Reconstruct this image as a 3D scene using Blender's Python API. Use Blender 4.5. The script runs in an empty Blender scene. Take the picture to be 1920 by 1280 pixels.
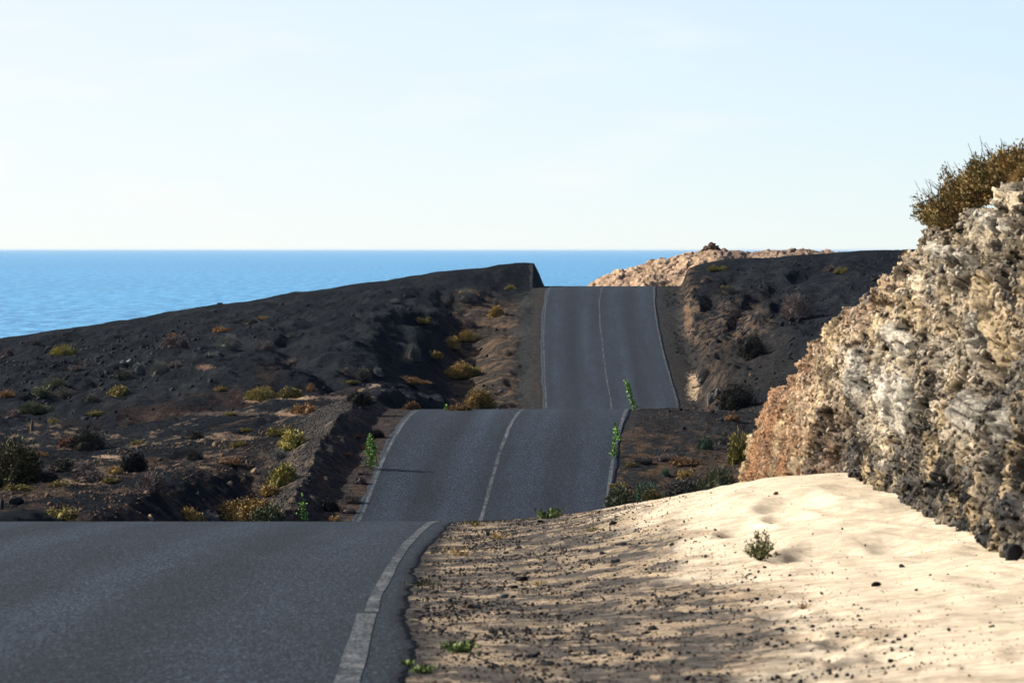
import bpy, math, random
import numpy as np
from mathutils import Vector, Matrix

# ------------------------------------------------------------------ camera, sky, sun, exposure
SC = bpy.context.scene
COL = SC.collection
F = 10667.0            # focal length in photo pixels (200 mm on a 36 mm sensor, 1920 px wide)
UC, VH = 960.0, 467.0  # optical axis column, horizon row
cam_data = bpy.data.cameras.new('camera')
cam_data.sensor_width = 36.0
cam_data.lens = 200.0
cam_data.shift_y = -(640.0 - VH) / 1920.0
cam_data.clip_start = 1.0
cam_data.clip_end = 900000.0
cam_data.dof.use_dof = True
cam_data.dof.focus_distance = 165.0
cam_data.dof.aperture_fstop = 14.0
cam = bpy.data.objects.new('camera', cam_data)
cam.rotation_euler = (math.radians(90), 0, 0)
COL.objects.link(cam)
SC.camera = cam

SUN_EL = math.radians(29)
SUN_AZ = math.radians(-73)      # from +Y (view direction), negative = to the left
to_sun = Vector((math.sin(SUN_AZ) * math.cos(SUN_EL), math.cos(SUN_AZ) * math.cos(SUN_EL), math.sin(SUN_EL)))
sun_d = bpy.data.lights.new('sun', 'SUN')
sun_d.energy = 5.0
sun_d.angle = math.radians(0.5)
sun_d.color = (1.0, 0.93, 0.82)
sun = bpy.data.objects.new('sun', sun_d)
sun.rotation_euler = to_sun.to_track_quat('Z', 'Y').to_euler()
COL.objects.link(sun)

W = bpy.data.worlds.new('World')
SC.world = W
W.use_nodes = True
nt = W.node_tree
bg = nt.nodes['Background']
sky = nt.nodes.new('ShaderNodeTexSky')
sky.sky_type = 'NISHITA'
sky.sun_disc = False
sky.sun_elevation = SUN_EL
sky.sun_rotation = SUN_AZ
sky.altitude = 1500
sky.air_density = 0.85
sky.dust_density = 0.1
sky.ozone_density = 6.0
bg.inputs['Strength'].default_value = 0.087
# thin streaks of high cloud
tc = nt.nodes.new('ShaderNodeTexCoord')
mp = nt.nodes.new('ShaderNodeMapping'); mp.inputs['Scale'].default_value = (26, 26, 120)
nz = nt.nodes.new('ShaderNodeTexNoise'); nz.inputs['Scale'].default_value = 1.0; nz.inputs['Detail'].default_value = 6
rp = nt.nodes.new('ShaderNodeValToRGB'); rp.color_ramp.elements[0].position = 0.52; rp.color_ramp.elements[1].position = 0.85
# veil of bright haze, denser towards the sun
dt = nt.nodes.new('ShaderNodeVectorMath'); dt.operation = 'DOT_PRODUCT'; dt.inputs[1].default_value = (math.sin(SUN_AZ), math.cos(SUN_AZ), 0)
ma = nt.nodes.new('ShaderNodeMath'); ma.operation = 'MULTIPLY_ADD'; ma.inputs[1].default_value = 1.7; ma.inputs[2].default_value = -0.02; ma.use_clamp = True
mu = nt.nodes.new('ShaderNodeMath'); mu.operation = 'MULTIPLY_ADD'; mu.inputs[1].default_value = 0.24; mu.use_clamp = True
mx = nt.nodes.new('ShaderNodeMix'); mx.data_type = 'RGBA'; mx.blend_type = 'MIX'
nt.links.new(tc.outputs['Generated'], mp.inputs['Vector']); nt.links.new(mp.outputs[0], nz.inputs['Vector'])
nt.links.new(nz.outputs[0], rp.inputs[0]); nt.links.new(rp.outputs[0], mu.inputs[0])
nt.links.new(tc.outputs['Generated'], dt.inputs[0]); nt.links.new(dt.outputs['Value'], ma.inputs[0]); nt.links.new(ma.outputs[0], mu.inputs[2])
nt.links.new(mu.outputs[0], mx.inputs[0]); nt.links.new(sky.outputs[0], mx.inputs[6]); mx.inputs[7].default_value = (6.5, 6.25, 6.15, 1)
nt.links.new(mx.outputs[2], bg.inputs['Color'])

SC.view_settings.view_transform = 'Standard'
SC.view_settings.look = 'None'
SC.view_settings.exposure = 0.88
SC.view_settings.gamma = 1.0
SC.render.engine = 'CYCLES'
SC.cycles.max_bounces = 5

# ------------------------------------------------------------------ noise
def _h(ix, iy, iz, seed):
    n = (ix.astype(np.int64) * 374761393 + iy.astype(np.int64) * 668265263 + iz.astype(np.int64) * 2147483647 + seed * 1274126177) & 0xFFFFFFFF
    n = ((n ^ (n >> 13)) * 1274126177) & 0xFFFFFFFF
    n = ((n ^ (n >> 16)) * 2246822519) & 0xFFFFFFFF
    return ((n ^ (n >> 15)) & 0xFFFFFF) / float(0xFFFFFF)

def vn2(x, y, seed=0):
    ix = np.floor(x); iy = np.floor(y); fx = x - ix; fy = y - iy
    sx = fx * fx * fx * (fx * (fx * 6 - 15) + 10); sy = fy * fy * fy * (fy * (fy * 6 - 15) + 10)
    z = np.zeros_like(ix)
    def g(a, b):
        an = _h(ix + a, iy + b, z, seed) * 6.2831853
        return np.cos(an) * (fx - a) + np.sin(an) * (fy - b)
    n00, n10, n01, n11 = g(0, 0), g(1, 0), g(0, 1), g(1, 1)
    return ((n00 * (1 - sx) + n10 * sx) * (1 - sy) + (n01 * (1 - sx) + n11 * sx) * sy) * 1.5

def fbm2(x, y, oct=4, seed=0, gain=0.5, lac=2.03):
    s = 0.0; a = 1.0
    for o in range(oct):
        s = s + a * vn2(x, y, seed + o * 17); a *= gain; x = x * lac + 13.7; y = y * lac - 7.1
    return s

def vn3(x, y, z, seed=0):
    ix = np.floor(x); iy = np.floor(y); iz = np.floor(z); fx = x - ix; fy = y - iy; fz = z - iz
    sx = fx * fx * (3 - 2 * fx); sy = fy * fy * (3 - 2 * fy); sz = fz * fz * (3 - 2 * fz)
    def L(a, b, t): return a + (b - a) * t
    v = [[[_h(ix + a, iy + b, iz + c, seed) for c in (0, 1)] for b in (0, 1)] for a in (0, 1)]
    return L(L(L(v[0][0][0], v[1][0][0], sx), L(v[0][1][0], v[1][1][0], sx), sy),
             L(L(v[0][0][1], v[1][0][1], sx), L(v[0][1][1], v[1][1][1], sx), sy), sz) * 2 - 1

def fbm3(x, y, z, oct=4, seed=0, gain=0.5):
    s = 0.0; a = 1.0
    for o in range(oct):
        s = s + a * vn3(x, y, z, seed + o * 31); a *= gain; x = x * 2.07 + 3.1; y = y * 2.07 + 5.3; z = z * 2.07 + 1.7
    return s

def worley3(x, y, z, seed=0):
    ix = np.floor(x); iy = np.floor(y); iz = np.floor(z)
    f1 = np.full(x.shape, 9.0); f2 = np.full(x.shape, 9.0); cid = np.zeros(x.shape)
    for a in (-1, 0, 1):
        for b in (-1, 0, 1):
            for c in (-1, 0, 1):
                cx = ix + a; cy = iy + b; cz = iz + c
                px = cx + _h(cx, cy, cz, seed + 1); py = cy + _h(cx, cy, cz, seed + 2); pz = cz + _h(cx, cy, cz, seed + 3)
                d = np.sqrt((px - x) ** 2 + (py - y) ** 2 + (pz - z) ** 2)
                near = d < f1
                f2 = np.where(near, f1, np.minimum(f2, d))
                cid = np.where(near, _h(cx, cy, cz, seed + 4), cid)
                f1 = np.where(near, d, f1)
    return f1, f2, cid

def worley2(x, y, seed=0):
    ix = np.floor(x); iy = np.floor(y)
    f1 = np.full(x.shape, 9.0); f2 = np.full(x.shape, 9.0); cid = np.zeros(x.shape); z0 = np.zeros_like(ix)
    for a in (-1, 0, 1):
        for b in (-1, 0, 1):
            cx = ix + a; cy = iy + b
            px = cx + _h(cx, cy, z0, seed + 1); py = cy + _h(cx, cy, z0, seed + 2)
            d = np.sqrt((px - x) ** 2 + (py - y) ** 2)
            near = d < f1
            f2 = np.where(near, f1, np.minimum(f2, d)); cid = np.where(near, _h(cx, cy, z0, seed + 4), cid); f1 = np.where(near, d, f1)
    return f1, f2, cid

def ss(a, b, x):
    t = np.clip((x - a) / (b - a), 0, 1); return t * t * (3 - 2 * t)

class Spline:                      # monotone-ish cubic through points
    def __init__(s, pts):
        p = np.array(pts, float); s.x, s.y = p[:, 0], p[:, 1]
        h = np.diff(s.x); dl = np.diff(s.y) / h
        m = np.zeros(len(s.x)); m[0] = dl[0]; m[-1] = dl[-1]
        for i in range(1, len(m) - 1):
            m[i] = (dl[i - 1] * h[i] + dl[i] * h[i - 1]) / (h[i] + h[i - 1])
        s.m = m
    def __call__(s, q):
        q = np.clip(np.asarray(q, float), s.x[0], s.x[-1])
        i = np.clip(np.searchsorted(s.x, q) - 1, 0, len(s.x) - 2)
        h = s.x[i + 1] - s.x[i]; t = (q - s.x[i]) / h
        return ((1 + 2 * t) * (1 - t) ** 2 * s.y[i] + t * (1 - t) ** 2 * h * s.m[i] + t * t * (3 - 2 * t) * s.y[i + 1] + t * t * (t - 1) * h * s.m[i + 1])

# ------------------------------------------------------------------ road course: centre line and drop below the eye
road_d = Spline([(-40, 1.3), (0, 1.55), (20, 1.86), (27, 2.05), (35, 2.32), (44, 2.61), (52, 2.83), (60, 3.05), (66, 3.24), (72, 3.45), (77, 3.70),
                 (85, 4.35), (100, 5.75), (115, 6.85), (125, 7.15), (132, 7.02), (139, 6.56), (145, 5.80), (152, 5.04), (158, 4.68), (165, 4.64),
                 (170, 4.86), (180, 5.6), (200, 7.3), (215, 8.15), (230, 8.3), (245, 7.8), (256, 7.2), (270, 6.25), (285, 5.15), (300, 4.0),
                 (312, 3.0), (322, 2.36), (330, 2.17), (337, 2.22), (345, 2.6), (360, 3.8), (400, 9), (460, 17), (520, 24)])
road_x = Spline([(-40, -3.4), (0, -3.5), (27, -3.73), (44, -4.0), (52, -4.06), (62, -4.02), (72, -3.95), (85, -3.6), (110, -2.3), (139, -0.72), (147, -0.4),
                 (156, 0.02), (165, 0.38), (200, 2.1), (230, 3.5), (256, 4.5), (270, 4.55), (290, 4.6), (310, 4.8), (325, 5.15), (345, 5.9), (400, 9), (520, 16)])
HW = 3.24

# terrain away from the road: (distance, image row) read off the photograph per direction, turned into heights
TAIL = [(345, 3.2), (380, 7.0), (440, 15.0), (520, 27.0), (900, 34.0)]
LEFTCOLS = {
 -900: [(85, 990), (112, 985), (140, 930), (165, 895), (215, 860), (255, 800), (300, 760), (330, 740)],
 -300: [(85, 990), (112, 980), (140, 915), (165, 870), (198, 830), (215, 805), (255, 745), (300, 700), (330, 680)],
 0:    [(85, 985), (112, 976), (140, 905), (165, 853), (198, 808), (206, 805), (216, 782), (255, 720), (300, 660), (330, 633)],
 200:  [(85, 985), (112, 976), (140, 900), (160, 850), (195, 800), (203, 800), (210, 782), (258, 700), (298, 650), (330, 603)],
 400:  [(85, 985), (110, 976), (132, 900), (148, 850), (170, 800), (196, 765), (203, 766), (210, 738), (250, 680), (295, 618), (330, 570)],
 600:  [(85, 985), (110, 976), (134, 900), (150, 850), (165, 770), (205, 728), (214, 722), (222, 700), (250, 660), (290, 600), (330, 541)],
 760:  [(85, 985), (110, 976), (139, 960), (150, 850), (165, 772), (195, 742), (225, 708), (240, 690), (270, 620), (300, 560), (330, 516)],
 820:  [(85, 985), (110, 976), (139, 960), (150, 850), (165, 772), (200, 752), (225, 738), (245, 735), (262, 722), (275, 695), (286, 650), (300, 590), (315, 545), (330, 509)],
 880:  [(85, 985), (110, 976), (139, 960), (150, 850), (165, 772), (200, 755), (235, 765), (256, 765), (270, 735), (285, 685), (298, 635), (306, 590), (316, 545), (330, 501)],
 940:  [(85, 985), (110, 976), (139, 960), (150, 850), (165, 772), (200, 765), (235, 765), (256, 768), (270, 724), (285, 672), (300, 620), (310, 580), (318, 550), (325, 530), (330, 494)],
 985:  [(85, 985), (110, 976), (139, 960), (150, 850), (165, 772), (200, 770), (235, 762), (256, 755), (275, 692), (292, 634), (306, 588), (316, 560), (324, 542), (327, 536), (330, 490)],
}
RIGHTCOLS = {
 1140: [(85, 985), (110, 976), (139, 968), (150, 860), (165, 769), (200, 830), (256, 770), (275, 690), (300, 605), (330, 540)],
 1250: [(85, 985), (110, 976), (142, 930), (150, 862), (165, 771), (200, 800), (256, 770), (275, 690), (300, 600), (318, 548), (330, 520)],
 1300: [(85, 985), (110, 970), (142, 915), (152, 845), (167, 768), (200, 775), (256, 745), (275, 675), (300, 590), (318, 540), (330, 489)],
 1400: [(85, 985), (110, 960), (142, 880), (155, 825), (170, 785), (200, 765), (245, 725), (262, 670), (280, 610), (300, 556), (318, 518), (330, 483)],
 1500: [(85, 980), (110, 950), (142, 850), (155, 800), (170, 765), (200, 735), (240, 690), (262, 640), (285, 585), (310, 518), (330, 475)],
 1600: [(85, 975), (110, 940), (142, 830), (170, 740), (200, 705), (240, 655), (270, 590), (290, 552), (310, 508), (330, 468)],
 1750: [(85, 970), (110, 930), (142, 810), (170, 715), (200, 670), (240, 610), (290, 520), (310, 490), (330, 465)],
 2600: [(85, 930), (110, 860), (142, 700), (200, 560), (260, 480), (330, 420)],
}
TY = np.concatenate([np.arange(85, 346, 3.0), np.arange(350, 900, 12.0)])
def table(cols):
    us = sorted(cols); M = []
    for u in us:
        c = cols[u]
        ys = [p[0] for p in c] + [t[0] for t in TAIL]
        d0 = (c[-1][1] - VH) * 330 / F
        ds = [(p[1] - VH) * p[0] / F for p in c] + [d0 + .9, d0 + 5, d0 + 12, 27.0, 34.0]
        M.append(np.interp(TY, ys, ds))
    us = np.array(us, float); M = np.array(M)
    ud = np.arange(us[0], us[-1] + 1, 10.0)
    Md = np.stack([np.interp(ud, us, M[:, k]) for k in range(M.shape[1])], 1)
    k = np.exp(-(np.arange(-9, 10) / 3.2) ** 2 / 2); k /= k.sum()          # soften the joins between neighbouring profiles
    pad = np.pad(Md, ((9, 9), (0, 0)), mode='reflect', reflect_type='odd')
    Md = np.stack([np.convolve(pad[:, q], k, mode='valid') for q in range(Md.shape[1])], 1)
    return ud, Md
def interp_table(T, u, Y):
    us, M = T
    u = np.clip(u, us[0], us[-1])
    i = np.clip(np.searchsorted(us, u) - 1, 0, len(us) - 2); t = (u - us[i]) / (us[i + 1] - us[i])
    j = np.clip(np.searchsorted(TY, Y) - 1, 0, len(TY) - 2); s = np.clip((Y - TY[j]) / (TY[j + 1] - TY[j]), 0, 1)
    return (M[i, j] * (1 - t) + M[i + 1, j] * t) * (1 - s) + (M[i, j + 1] * (1 - t) + M[i + 1, j + 1] * t) * s
TL, TR = table(LEFTCOLS), table(RIGHTCOLS)

def seg_dist(X, Y, pts, yw=1.0):
    """distance to a polyline and the nearest point's parameter, with Y compressed"""
    best = np.full(X.shape, 1e9); par = np.zeros(X.shape); side = np.zeros(X.shape); tot = len(pts) - 1
    for k in range(tot):
        ax, ay = pts[k][0], pts[k][1] * yw; bx, by = pts[k + 1][0], pts[k + 1][1] * yw
        dx, dy = bx - ax, by - ay; L = dx * dx + dy * dy + 1e-9
        t = np.clip(((X - ax) * dx + (Y * yw - ay) * dy) / L, 0, 1)
        d = np.hypot(X - ax - t * dx, Y * yw - ay - t * dy)
        c = d < best
        best = np.where(c, d, best); par = np.where(c, (k + t) / tot, par)
        side = np.where(c, np.sign((X - ax) * dy - (Y * yw - ay) * dx), side)
    return best, par, side

def px(u, Y): return (u - UC) * Y / F
GULLIES = [  # (points (x, y), half width, depth)
 ([(px(925, 318), 318), (px(860, 300), 300), (px(800, 272), 272), (px(770, 245), 245), (px(700, 222), 222), (px(620, 212), 212), (px(520, 207), 207), (px(400, 203), 203), (px(250, 200), 200), (px(60, 200), 200)], 1.5, 0.75),
 ([(px(790, 305), 305), (px(745, 285), 285), (px(735, 265), 265), (px(770, 248), 248)], 0.8, 0.5),
 ([(px(560, 290), 290), (px(540, 255), 255), (px(620, 225), 225), (px(640, 214), 214)], 0.8, 0.45),
 ([(px(250, 270), 270), (px(120, 240), 240), (px(20, 215), 215)], 0.9, 0.4),
 ([(px(560, 175), 175), (px(430, 160), 160), (px(300, 150), 150), (px(150, 147), 147), (px(0, 150), 150)], 0.6, 0.3),
 ([(px(640, 190), 190), (px(480, 178), 178), (px(330, 172), 172), (px(180, 175), 175)], 0.5, 0.2),
 ([(px(1640, 322), 322), (px(1500, 312), 312), (px(1420, 300), 300), (px(1360, 285), 285), (px(1325, 278), 278)], 0.8, 0.6),
 ([(px(1560, 300), 300), (px(1450, 287), 287), (px(1370, 272), 272), (px(1320, 262), 262)], 0.6, 0.4),
 ([(px(1400, 325), 325), (px(1340, 310), 310), (px(1315, 296), 296)], 0.5, 0.4),
]
FOOT = [(1545, 1030, .26, .09), (1500, 1040, .22, .07), (1500, 1200, .10, .045), (1585, 1207, .11, .04), (1590, 1243, .09, .04), (1490, 945, .30, .09), (1480, 968, .2, .06),
        (1640, 1025, .3, .06), (1465, 1152, .14, .05), (1545, 1232, .07, .03), (1700, 1020, .3, .05), (1400, 990, .2, .05), (1660, 1230, .1, .05), (1380, 1000, .16, .05)]

def height(X, Y, detail=True):
    xc = road_x(Y); a = X - xc; aa = np.abs(a); rd = road_d(Y)
    # ---- near field
    rise = np.interp(Y, [0, 27, 40, 46, 52, 58, 63, 71], [.15, .24, .29, .42, .53, .70, .58, .43])
    dn = rd - rise * ss(3.3, 7.2, a) ** 1.2 - 0.16 * np.maximum(a - 8.2, 0)
    dn = dn + 0.05 * np.maximum(-a - 6, 0)
    if detail:
        m = ss(3.45, 4.2, aa)
        dn = dn - m * ((0.012 + .012 * ss(5.5, 7, a)) * fbm2(X * 0.9, Y * 0.25, 3, 5) + 0.009 * fbm2(X * 5, Y * 1.6, 3, 9) * ss(7.0, 4.5, a) + .004 * fbm2(X * 4, Y * 1.2, 2, 19) + .03 * ss(5.0, 6.5, a) * fbm2(X * 1.6, Y * .5, 2, 23))
        rip = ss(6.4, 7.4, a) * ss(60, 45, Y)
        dn = dn - rip * 0.020 * np.sin((X * 2.2 + Y * 1.0) * 6.0 + 3 * fbm2(X * .7, Y * .3, 2, 3))
        for (fu, fv, r, dep) in FOOT:
            # print on the slope of sand: solve its distance roughly from the road profile
            ys = np.linspace(26, 72, 200); xs = px(fu, ys); aas = xs - road_x(ys)
            dd = road_d(ys) - np.interp(ys, [0, 27, 40, 46, 52, 58, 63, 71], [.15, .24, .29, .42, .53, .70, .58, .43]) * ss(3.3, 7.2, aas) ** 1.2
            k = int(np.argmin(np.abs(VH + F * dd / ys - fv))); fx, fy = xs[k], ys[k]
            q = np.sqrt(((X - fx) / r) ** 2 + ((Y - fy) / (r * 4.0)) ** 2)
            dn = dn + dep * np.exp(-q ** 4) - 0.12 * dep * np.exp(-((q - 1.4) / .3) ** 2)
    # ---- far field
    Ys = np.maximum(Y, 1.0)
    wob = 0.0
    if detail:
        wob = 14 * fbm2(X * 0.35, Y * 0.06, 3, 21) * ss(330, 290, Y)
    u = UC + X * F / Ys
    lc = 6.0 * ss(150, 200, Y)
    dL = interp_table(TL, u, Y + 0.35 * wob); dR = interp_table(TR, u, Y + 0.35 * wob)
    ul = -900.0; xl = px(ul, Ys)
    dL = dL + 0.10 * np.maximum(xl - X, 0)
    base = np.where(a < 0, dL, dR)
    shoulderL = np.interp(Y, [100, 139, 165, 190, 240, 256, 300, 318, 326, 345], [4.6, 5.1, 5.1, 4.0, 4.1, 4.4, 4.4, 4.1, 3.75, 3.9])
    shoulderR = np.interp(Y, [100, 139, 165, 200, 256, 285, 300, 320, 345], [3.6, 4.3, 5.6, 4.2, 3.9, 4.0, 4.3, 4.5, 4.4])
    wL = np.interp(Y, [100, 139, 165, 190, 256, 300, 318, 326, 345], [2.2, 2.6, 2.6, 2.6, 3.0, 3.0, 1.2, .28, .28])
    wR = np.interp(Y, [100, 139, 165, 200, 256, 280, 310, 330, 345], [3.0, 4.0, 2.6, 1.6, 1.2, 1.2, 0.9, 0.5, 0.5])
    if detail:
        jag = 0.35 * fbm2(X * 0.4 + 9, Y * 0.22, 4, 77)
        shoulderR = shoulderR + jag * 1.2 * ss(170, 240, Y) * (1 - 0.6 * ss(315, 325, Y))
        shoulderL = shoulderL + jag * 0.4 * (1 - ss(310, 322, Y))
    t = np.where(a < 0, ss(shoulderL, shoulderL + wL, aa), ss(shoulderR, shoulderR + wR, aa))
    df = rd * (1 - t) + base * t
    # gravel windrow left of the second rise
    bc = -np.interp(Y, [130, 139, 150, 165, 172], [4.6, 4.6, 4.5, 4.6, 4.9])
    bh = np.interp(Y, [126, 136, 150, 163, 169], [0.0, 0.5, 0.5, 0.45, 0.0])
    q = a - bc
    if detail: q = q + 0.12 * fbm2(X * 1.3, Y * 0.9, 3, 41)
    prof = np.where(q > 0, np.maximum(1 - q / 0.7, 0), np.maximum(1 + q / 1.5, 0))
    df = df - bh * prof ** 1.1
    # low bank of spoil along the outside of the left verge further on
    if detail:
        msk = ss(3.5, 4.6, aa)
        far = ss(165, 210, Y)
        # gullies
        for pts, wdt, dep in GULLIES:
            d, par, side = seg_dist(X + 0.5 * fbm2(X * .5, Y * .12, 3, 91), Y, pts, 0.28)
            fade = np.clip(par * 5, 0, 1) * np.clip((1 - par) * 5, 0, 1)
            df = df + msk * dep * fade * np.exp(-(d / wdt) ** 2)
        amp = 0.34 * (0.45 + 0.55 * ss(170, 215, Y)) * (1 - 0.75 * ss(310, 332, Y))
        rg = 1 - np.abs(fbm2(X * 0.22 + 0.05 * Y, Y * 0.055 - 0.12 * X, 4, 55)) * 2
        df = df - msk * amp * (0.9 * fbm2(X * 0.35, Y * 0.10, 4, 61) - 0.4 * np.maximum(rg, 0))
        df = df - msk * (0.034 * fbm2(X * 1.6, Y * 0.8, 3, 71) + 0.016 * fbm2(X * 6.5, Y * 3.0, 3, 72)) * (1 - 0.6 * ss(316, 332, Y))
        # knobby rock on the right cut
        rk = ss(1290, 1320, u) * ss(1450, 1400, u) * ss(196, 210, Y) * ss(300, 285, Y)
        f1, f2, cid = worley2(X * 1.3, Y * 0.5, 7)
        df = df - rk * (0.30 * (0.6 - f1) * (cid > .3))
    k = ss(76, 92, Y)
    d = dn * (1 - k) + df * k
    d = np.where(Y > 900, 34.0, d)
    # road bed just under the asphalt
    bed = 1 - ss(HW - 0.16, HW + 0.03, aa)
    bed = bed * (Y < 470)
    d = d * (1 - bed) + (rd + np.where(Y < 90, 0.010, 0.012)) * bed
    return -d

# ------------------------------------------------------------------ materials
def mat(name, rough=0.9, spec=0.2):
    m = bpy.data.materials.new(name); m.use_nodes = True
    b = m.node_tree.nodes['Principled BSDF']
    b.inputs['Roughness'].default_value = rough
    b.inputs['Specular IOR Level'].default_value = spec
    return m, m.node_tree, b

def N(nt, typ, **kw):
    n = nt.nodes.new(typ)
    for k, v in kw.items():
        if k in n.inputs.keys() if hasattr(n.inputs, 'keys') else False: n.inputs[k].default_value = v
        else: setattr(n, k, v)
    return n

def noise(nt, scale, detail=4, rough=0.5, vec=None, dist=0.0):
    n = nt.nodes.new('ShaderNodeTexNoise'); n.inputs['Scale'].default_value = scale; n.inputs['Detail'].default_value = detail
    n.inputs['Roughness'].default_value = rough; n.inputs['Distortion'].default_value = dist
    if vec is not None: nt.links.new(vec, n.inputs['Vector'])
    return n.outputs['Fac']

def ramp(nt, inp, stops):
    r = nt.nodes.new('ShaderNodeValToRGB'); nt.links.new(inp, r.inputs[0])
    e = r.color_ramp.elements
    e[0].position, e[0].color = stops[0][0], (*stops[0][1], 1)
    e[1].position, e[1].color = stops[-1][0], (*stops[-1][1], 1)
    for p, c in stops[1:-1]:
        x = e.new(p); x.color = (*c, 1)
    return r.outputs[0]

def mult(nt, a, b, fac=1.0, blend='MULTIPLY'):
    m = nt.nodes.new('ShaderNodeMix'); m.data_type = 'RGBA'; m.blend_type = blend
    m.inputs[0].default_value = fac
    for s, k in ((a, 6), (b, 7)):
        if isinstance(s, tuple): m.inputs[k].default_value = (*s, 1)
        else: nt.links.new(s, m.inputs[k])
    return m.outputs[2]

def bump(nt, b, h, strength, dist):
    n = nt.nodes.new('ShaderNodeBump'); n.inputs['Strength'].default_value = strength; n.inputs['Distance'].default_value = dist
    nt.links.new(h, n.inputs['Height']); nt.links.new(n.outputs[0], b.inputs['Normal'])
    return n

def objco(nt, scale=None):
    t = nt.nodes.new('ShaderNodeTexCoord').outputs['Object']
    if scale is None: return t
    m = nt.nodes.new('ShaderNodeMapping'); m.inputs['Scale'].default_value = scale; nt.links.new(t, m.inputs['Vector'])
    return m.outputs[0]

def g3(v): return (v, v, v)

def m_ground():
    m, nt, b = mat('ground_soil', 1.0, 0.03)
    at = nt.nodes.new('ShaderNodeVertexColor'); at.layer_name = 'soil'
    co = objco(nt)
    n1 = noise(nt, 22, 5, 0.65, co); n2 = noise(nt, 3.0, 5, 0.6, co)
    n5 = noise(nt, 6.0, 3, 0.6, co)
    fw = nt.nodes.new('ShaderNodeRGBToBW'); nt.links.new(at.outputs[0], fw.inputs[0])
    ff = nt.nodes.new('ShaderNodeMath'); ff.operation = 'MULTIPLY_ADD'; ff.inputs[1].default_value = -1.45; ff.inputs[2].default_value = 1.0; ff.use_clamp = True
    nt.links.new(fw.outputs[0], ff.inputs[0])
    t1 = mult(nt, ramp(nt, n1, [(0.3, g3(0.45)), (0.5, g3(1.0)), (0.72, g3(1.8))]), ramp(nt, n2, [(0.3, g3(0.75)), (0.7, g3(1.25))]))
    t1 = mult(nt, t1, ramp(nt, n5, [(0.34, g3(0.62)), (0.5, g3(1.0)), (0.66, g3(1.5))]))
    m_ = nt.nodes.new('ShaderNodeMix'); m_.data_type = 'RGBA'; m_.inputs[6].default_value = (1, 1, 1, 1)   # pale sand is finer and more even than the dark ash
    nt.links.new(ff.outputs[0], m_.inputs[0]); nt.links.new(t1, m_.inputs[7])
    c = mult(nt, at.outputs[0], m_.outputs[2])
    nt.links.new(c, b.inputs['Base Color'])
    n3 = noise(nt, 7, 8, 0.8, co)
    bw = nt.nodes.new('ShaderNodeRGBToBW'); nt.links.new(at.outputs[0], bw.inputs[0])
    bs = nt.nodes.new('ShaderNodeMath'); bs.operation = 'MULTIPLY_ADD'; bs.inputs[1].default_value = -1.6; bs.inputs[2].default_value = 1.0; bs.use_clamp = True
    nt.links.new(bw.outputs[0], bs.inputs[0])
    bn = bump(nt, b, n3, 1.0, 0.16); nt.links.new(bs.outputs[0], bn.inputs['Strength'])
    return m

def m_asphalt():
    m, nt, b = mat('asphalt', 0.9, 0.12)
    co = objco(nt)
    at = nt.nodes.new('ShaderNodeVertexColor'); at.layer_name = 'wear'
    v = noise(nt, 70, 3, 0.7, objco(nt, (1, .09, 1))); v2 = noise(nt, 30, 8, 0.9, objco(nt, (1, .09, 1)))
    av = nt.nodes.new('ShaderNodeMath'); av.operation = 'ADD'; nt.links.new(v, av.inputs[0]); nt.links.new(v2, av.inputs[1])
    hv = nt.nodes.new('ShaderNodeMath'); hv.operation = 'MULTIPLY'; hv.inputs[1].default_value = .5; nt.links.new(av.outputs[0], hv.inputs[0])
    agg = ramp(nt, hv.outputs[0], [(0.41, (.002, .003, .005)), (0.5, (.024, .032, .043)), (0.57, (.070, .088, .108)), (0.66, (.25, .29, .32))])
    n = noise(nt, 0.8, 6, 0.6, objco(nt, (1, .25, 1)))
    c = mult(nt, agg, ramp(nt, n, [(0.3, g3(0.9)), (0.7, g3(1.1))]))
    c = mult(nt, c, at.outputs[0])
    c = mult(nt, c, (.54, .63, .73))
    nt.links.new(c, b.inputs['Base Color'])
    bump(nt, b, hv.outputs[0], 0.8, 0.03)
    return m

def m_paint():
    m, nt, b = mat('worn_road_paint', 0.9, 0.12)
    v = noise(nt, 45, 3, 0.7, objco(nt, (1, .10, 1))); v2 = noise(nt, 18, 8, 0.9, objco(nt, (1, .10, 1))); n2 = noise(nt, 2.2, 5, 0.7, objco(nt, (1, .35, 1)))
    ad = nt.nodes.new('ShaderNodeMath'); ad.operation = 'ADD'; nt.links.new(v, ad.inputs[0]); nt.links.new(v2, ad.inputs[1])
    ad2 = nt.nodes.new('ShaderNodeMath'); ad2.operation = 'MULTIPLY_ADD'; ad2.inputs[1].default_value = 0.35; nt.links.new(ad.outputs[0], ad2.inputs[0])
    hn_ = nt.nodes.new('ShaderNodeMath'); hn_.operation = 'MULTIPLY'; hn_.inputs[1].default_value = 0.35; nt.links.new(n2, hn_.inputs[0]); nt.links.new(hn_.outputs[0], ad2.inputs[2])
    c = ramp(nt, ad2.outputs[0], [(0.47, (.012, .017, .024)), (0.525, (.050, .058, .066)), (0.585, (.105, .112, .118)), (0.68, (.19, .19, .19))])
    nt.links.new(c, b.inputs['Base Color'])
    return m

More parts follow.
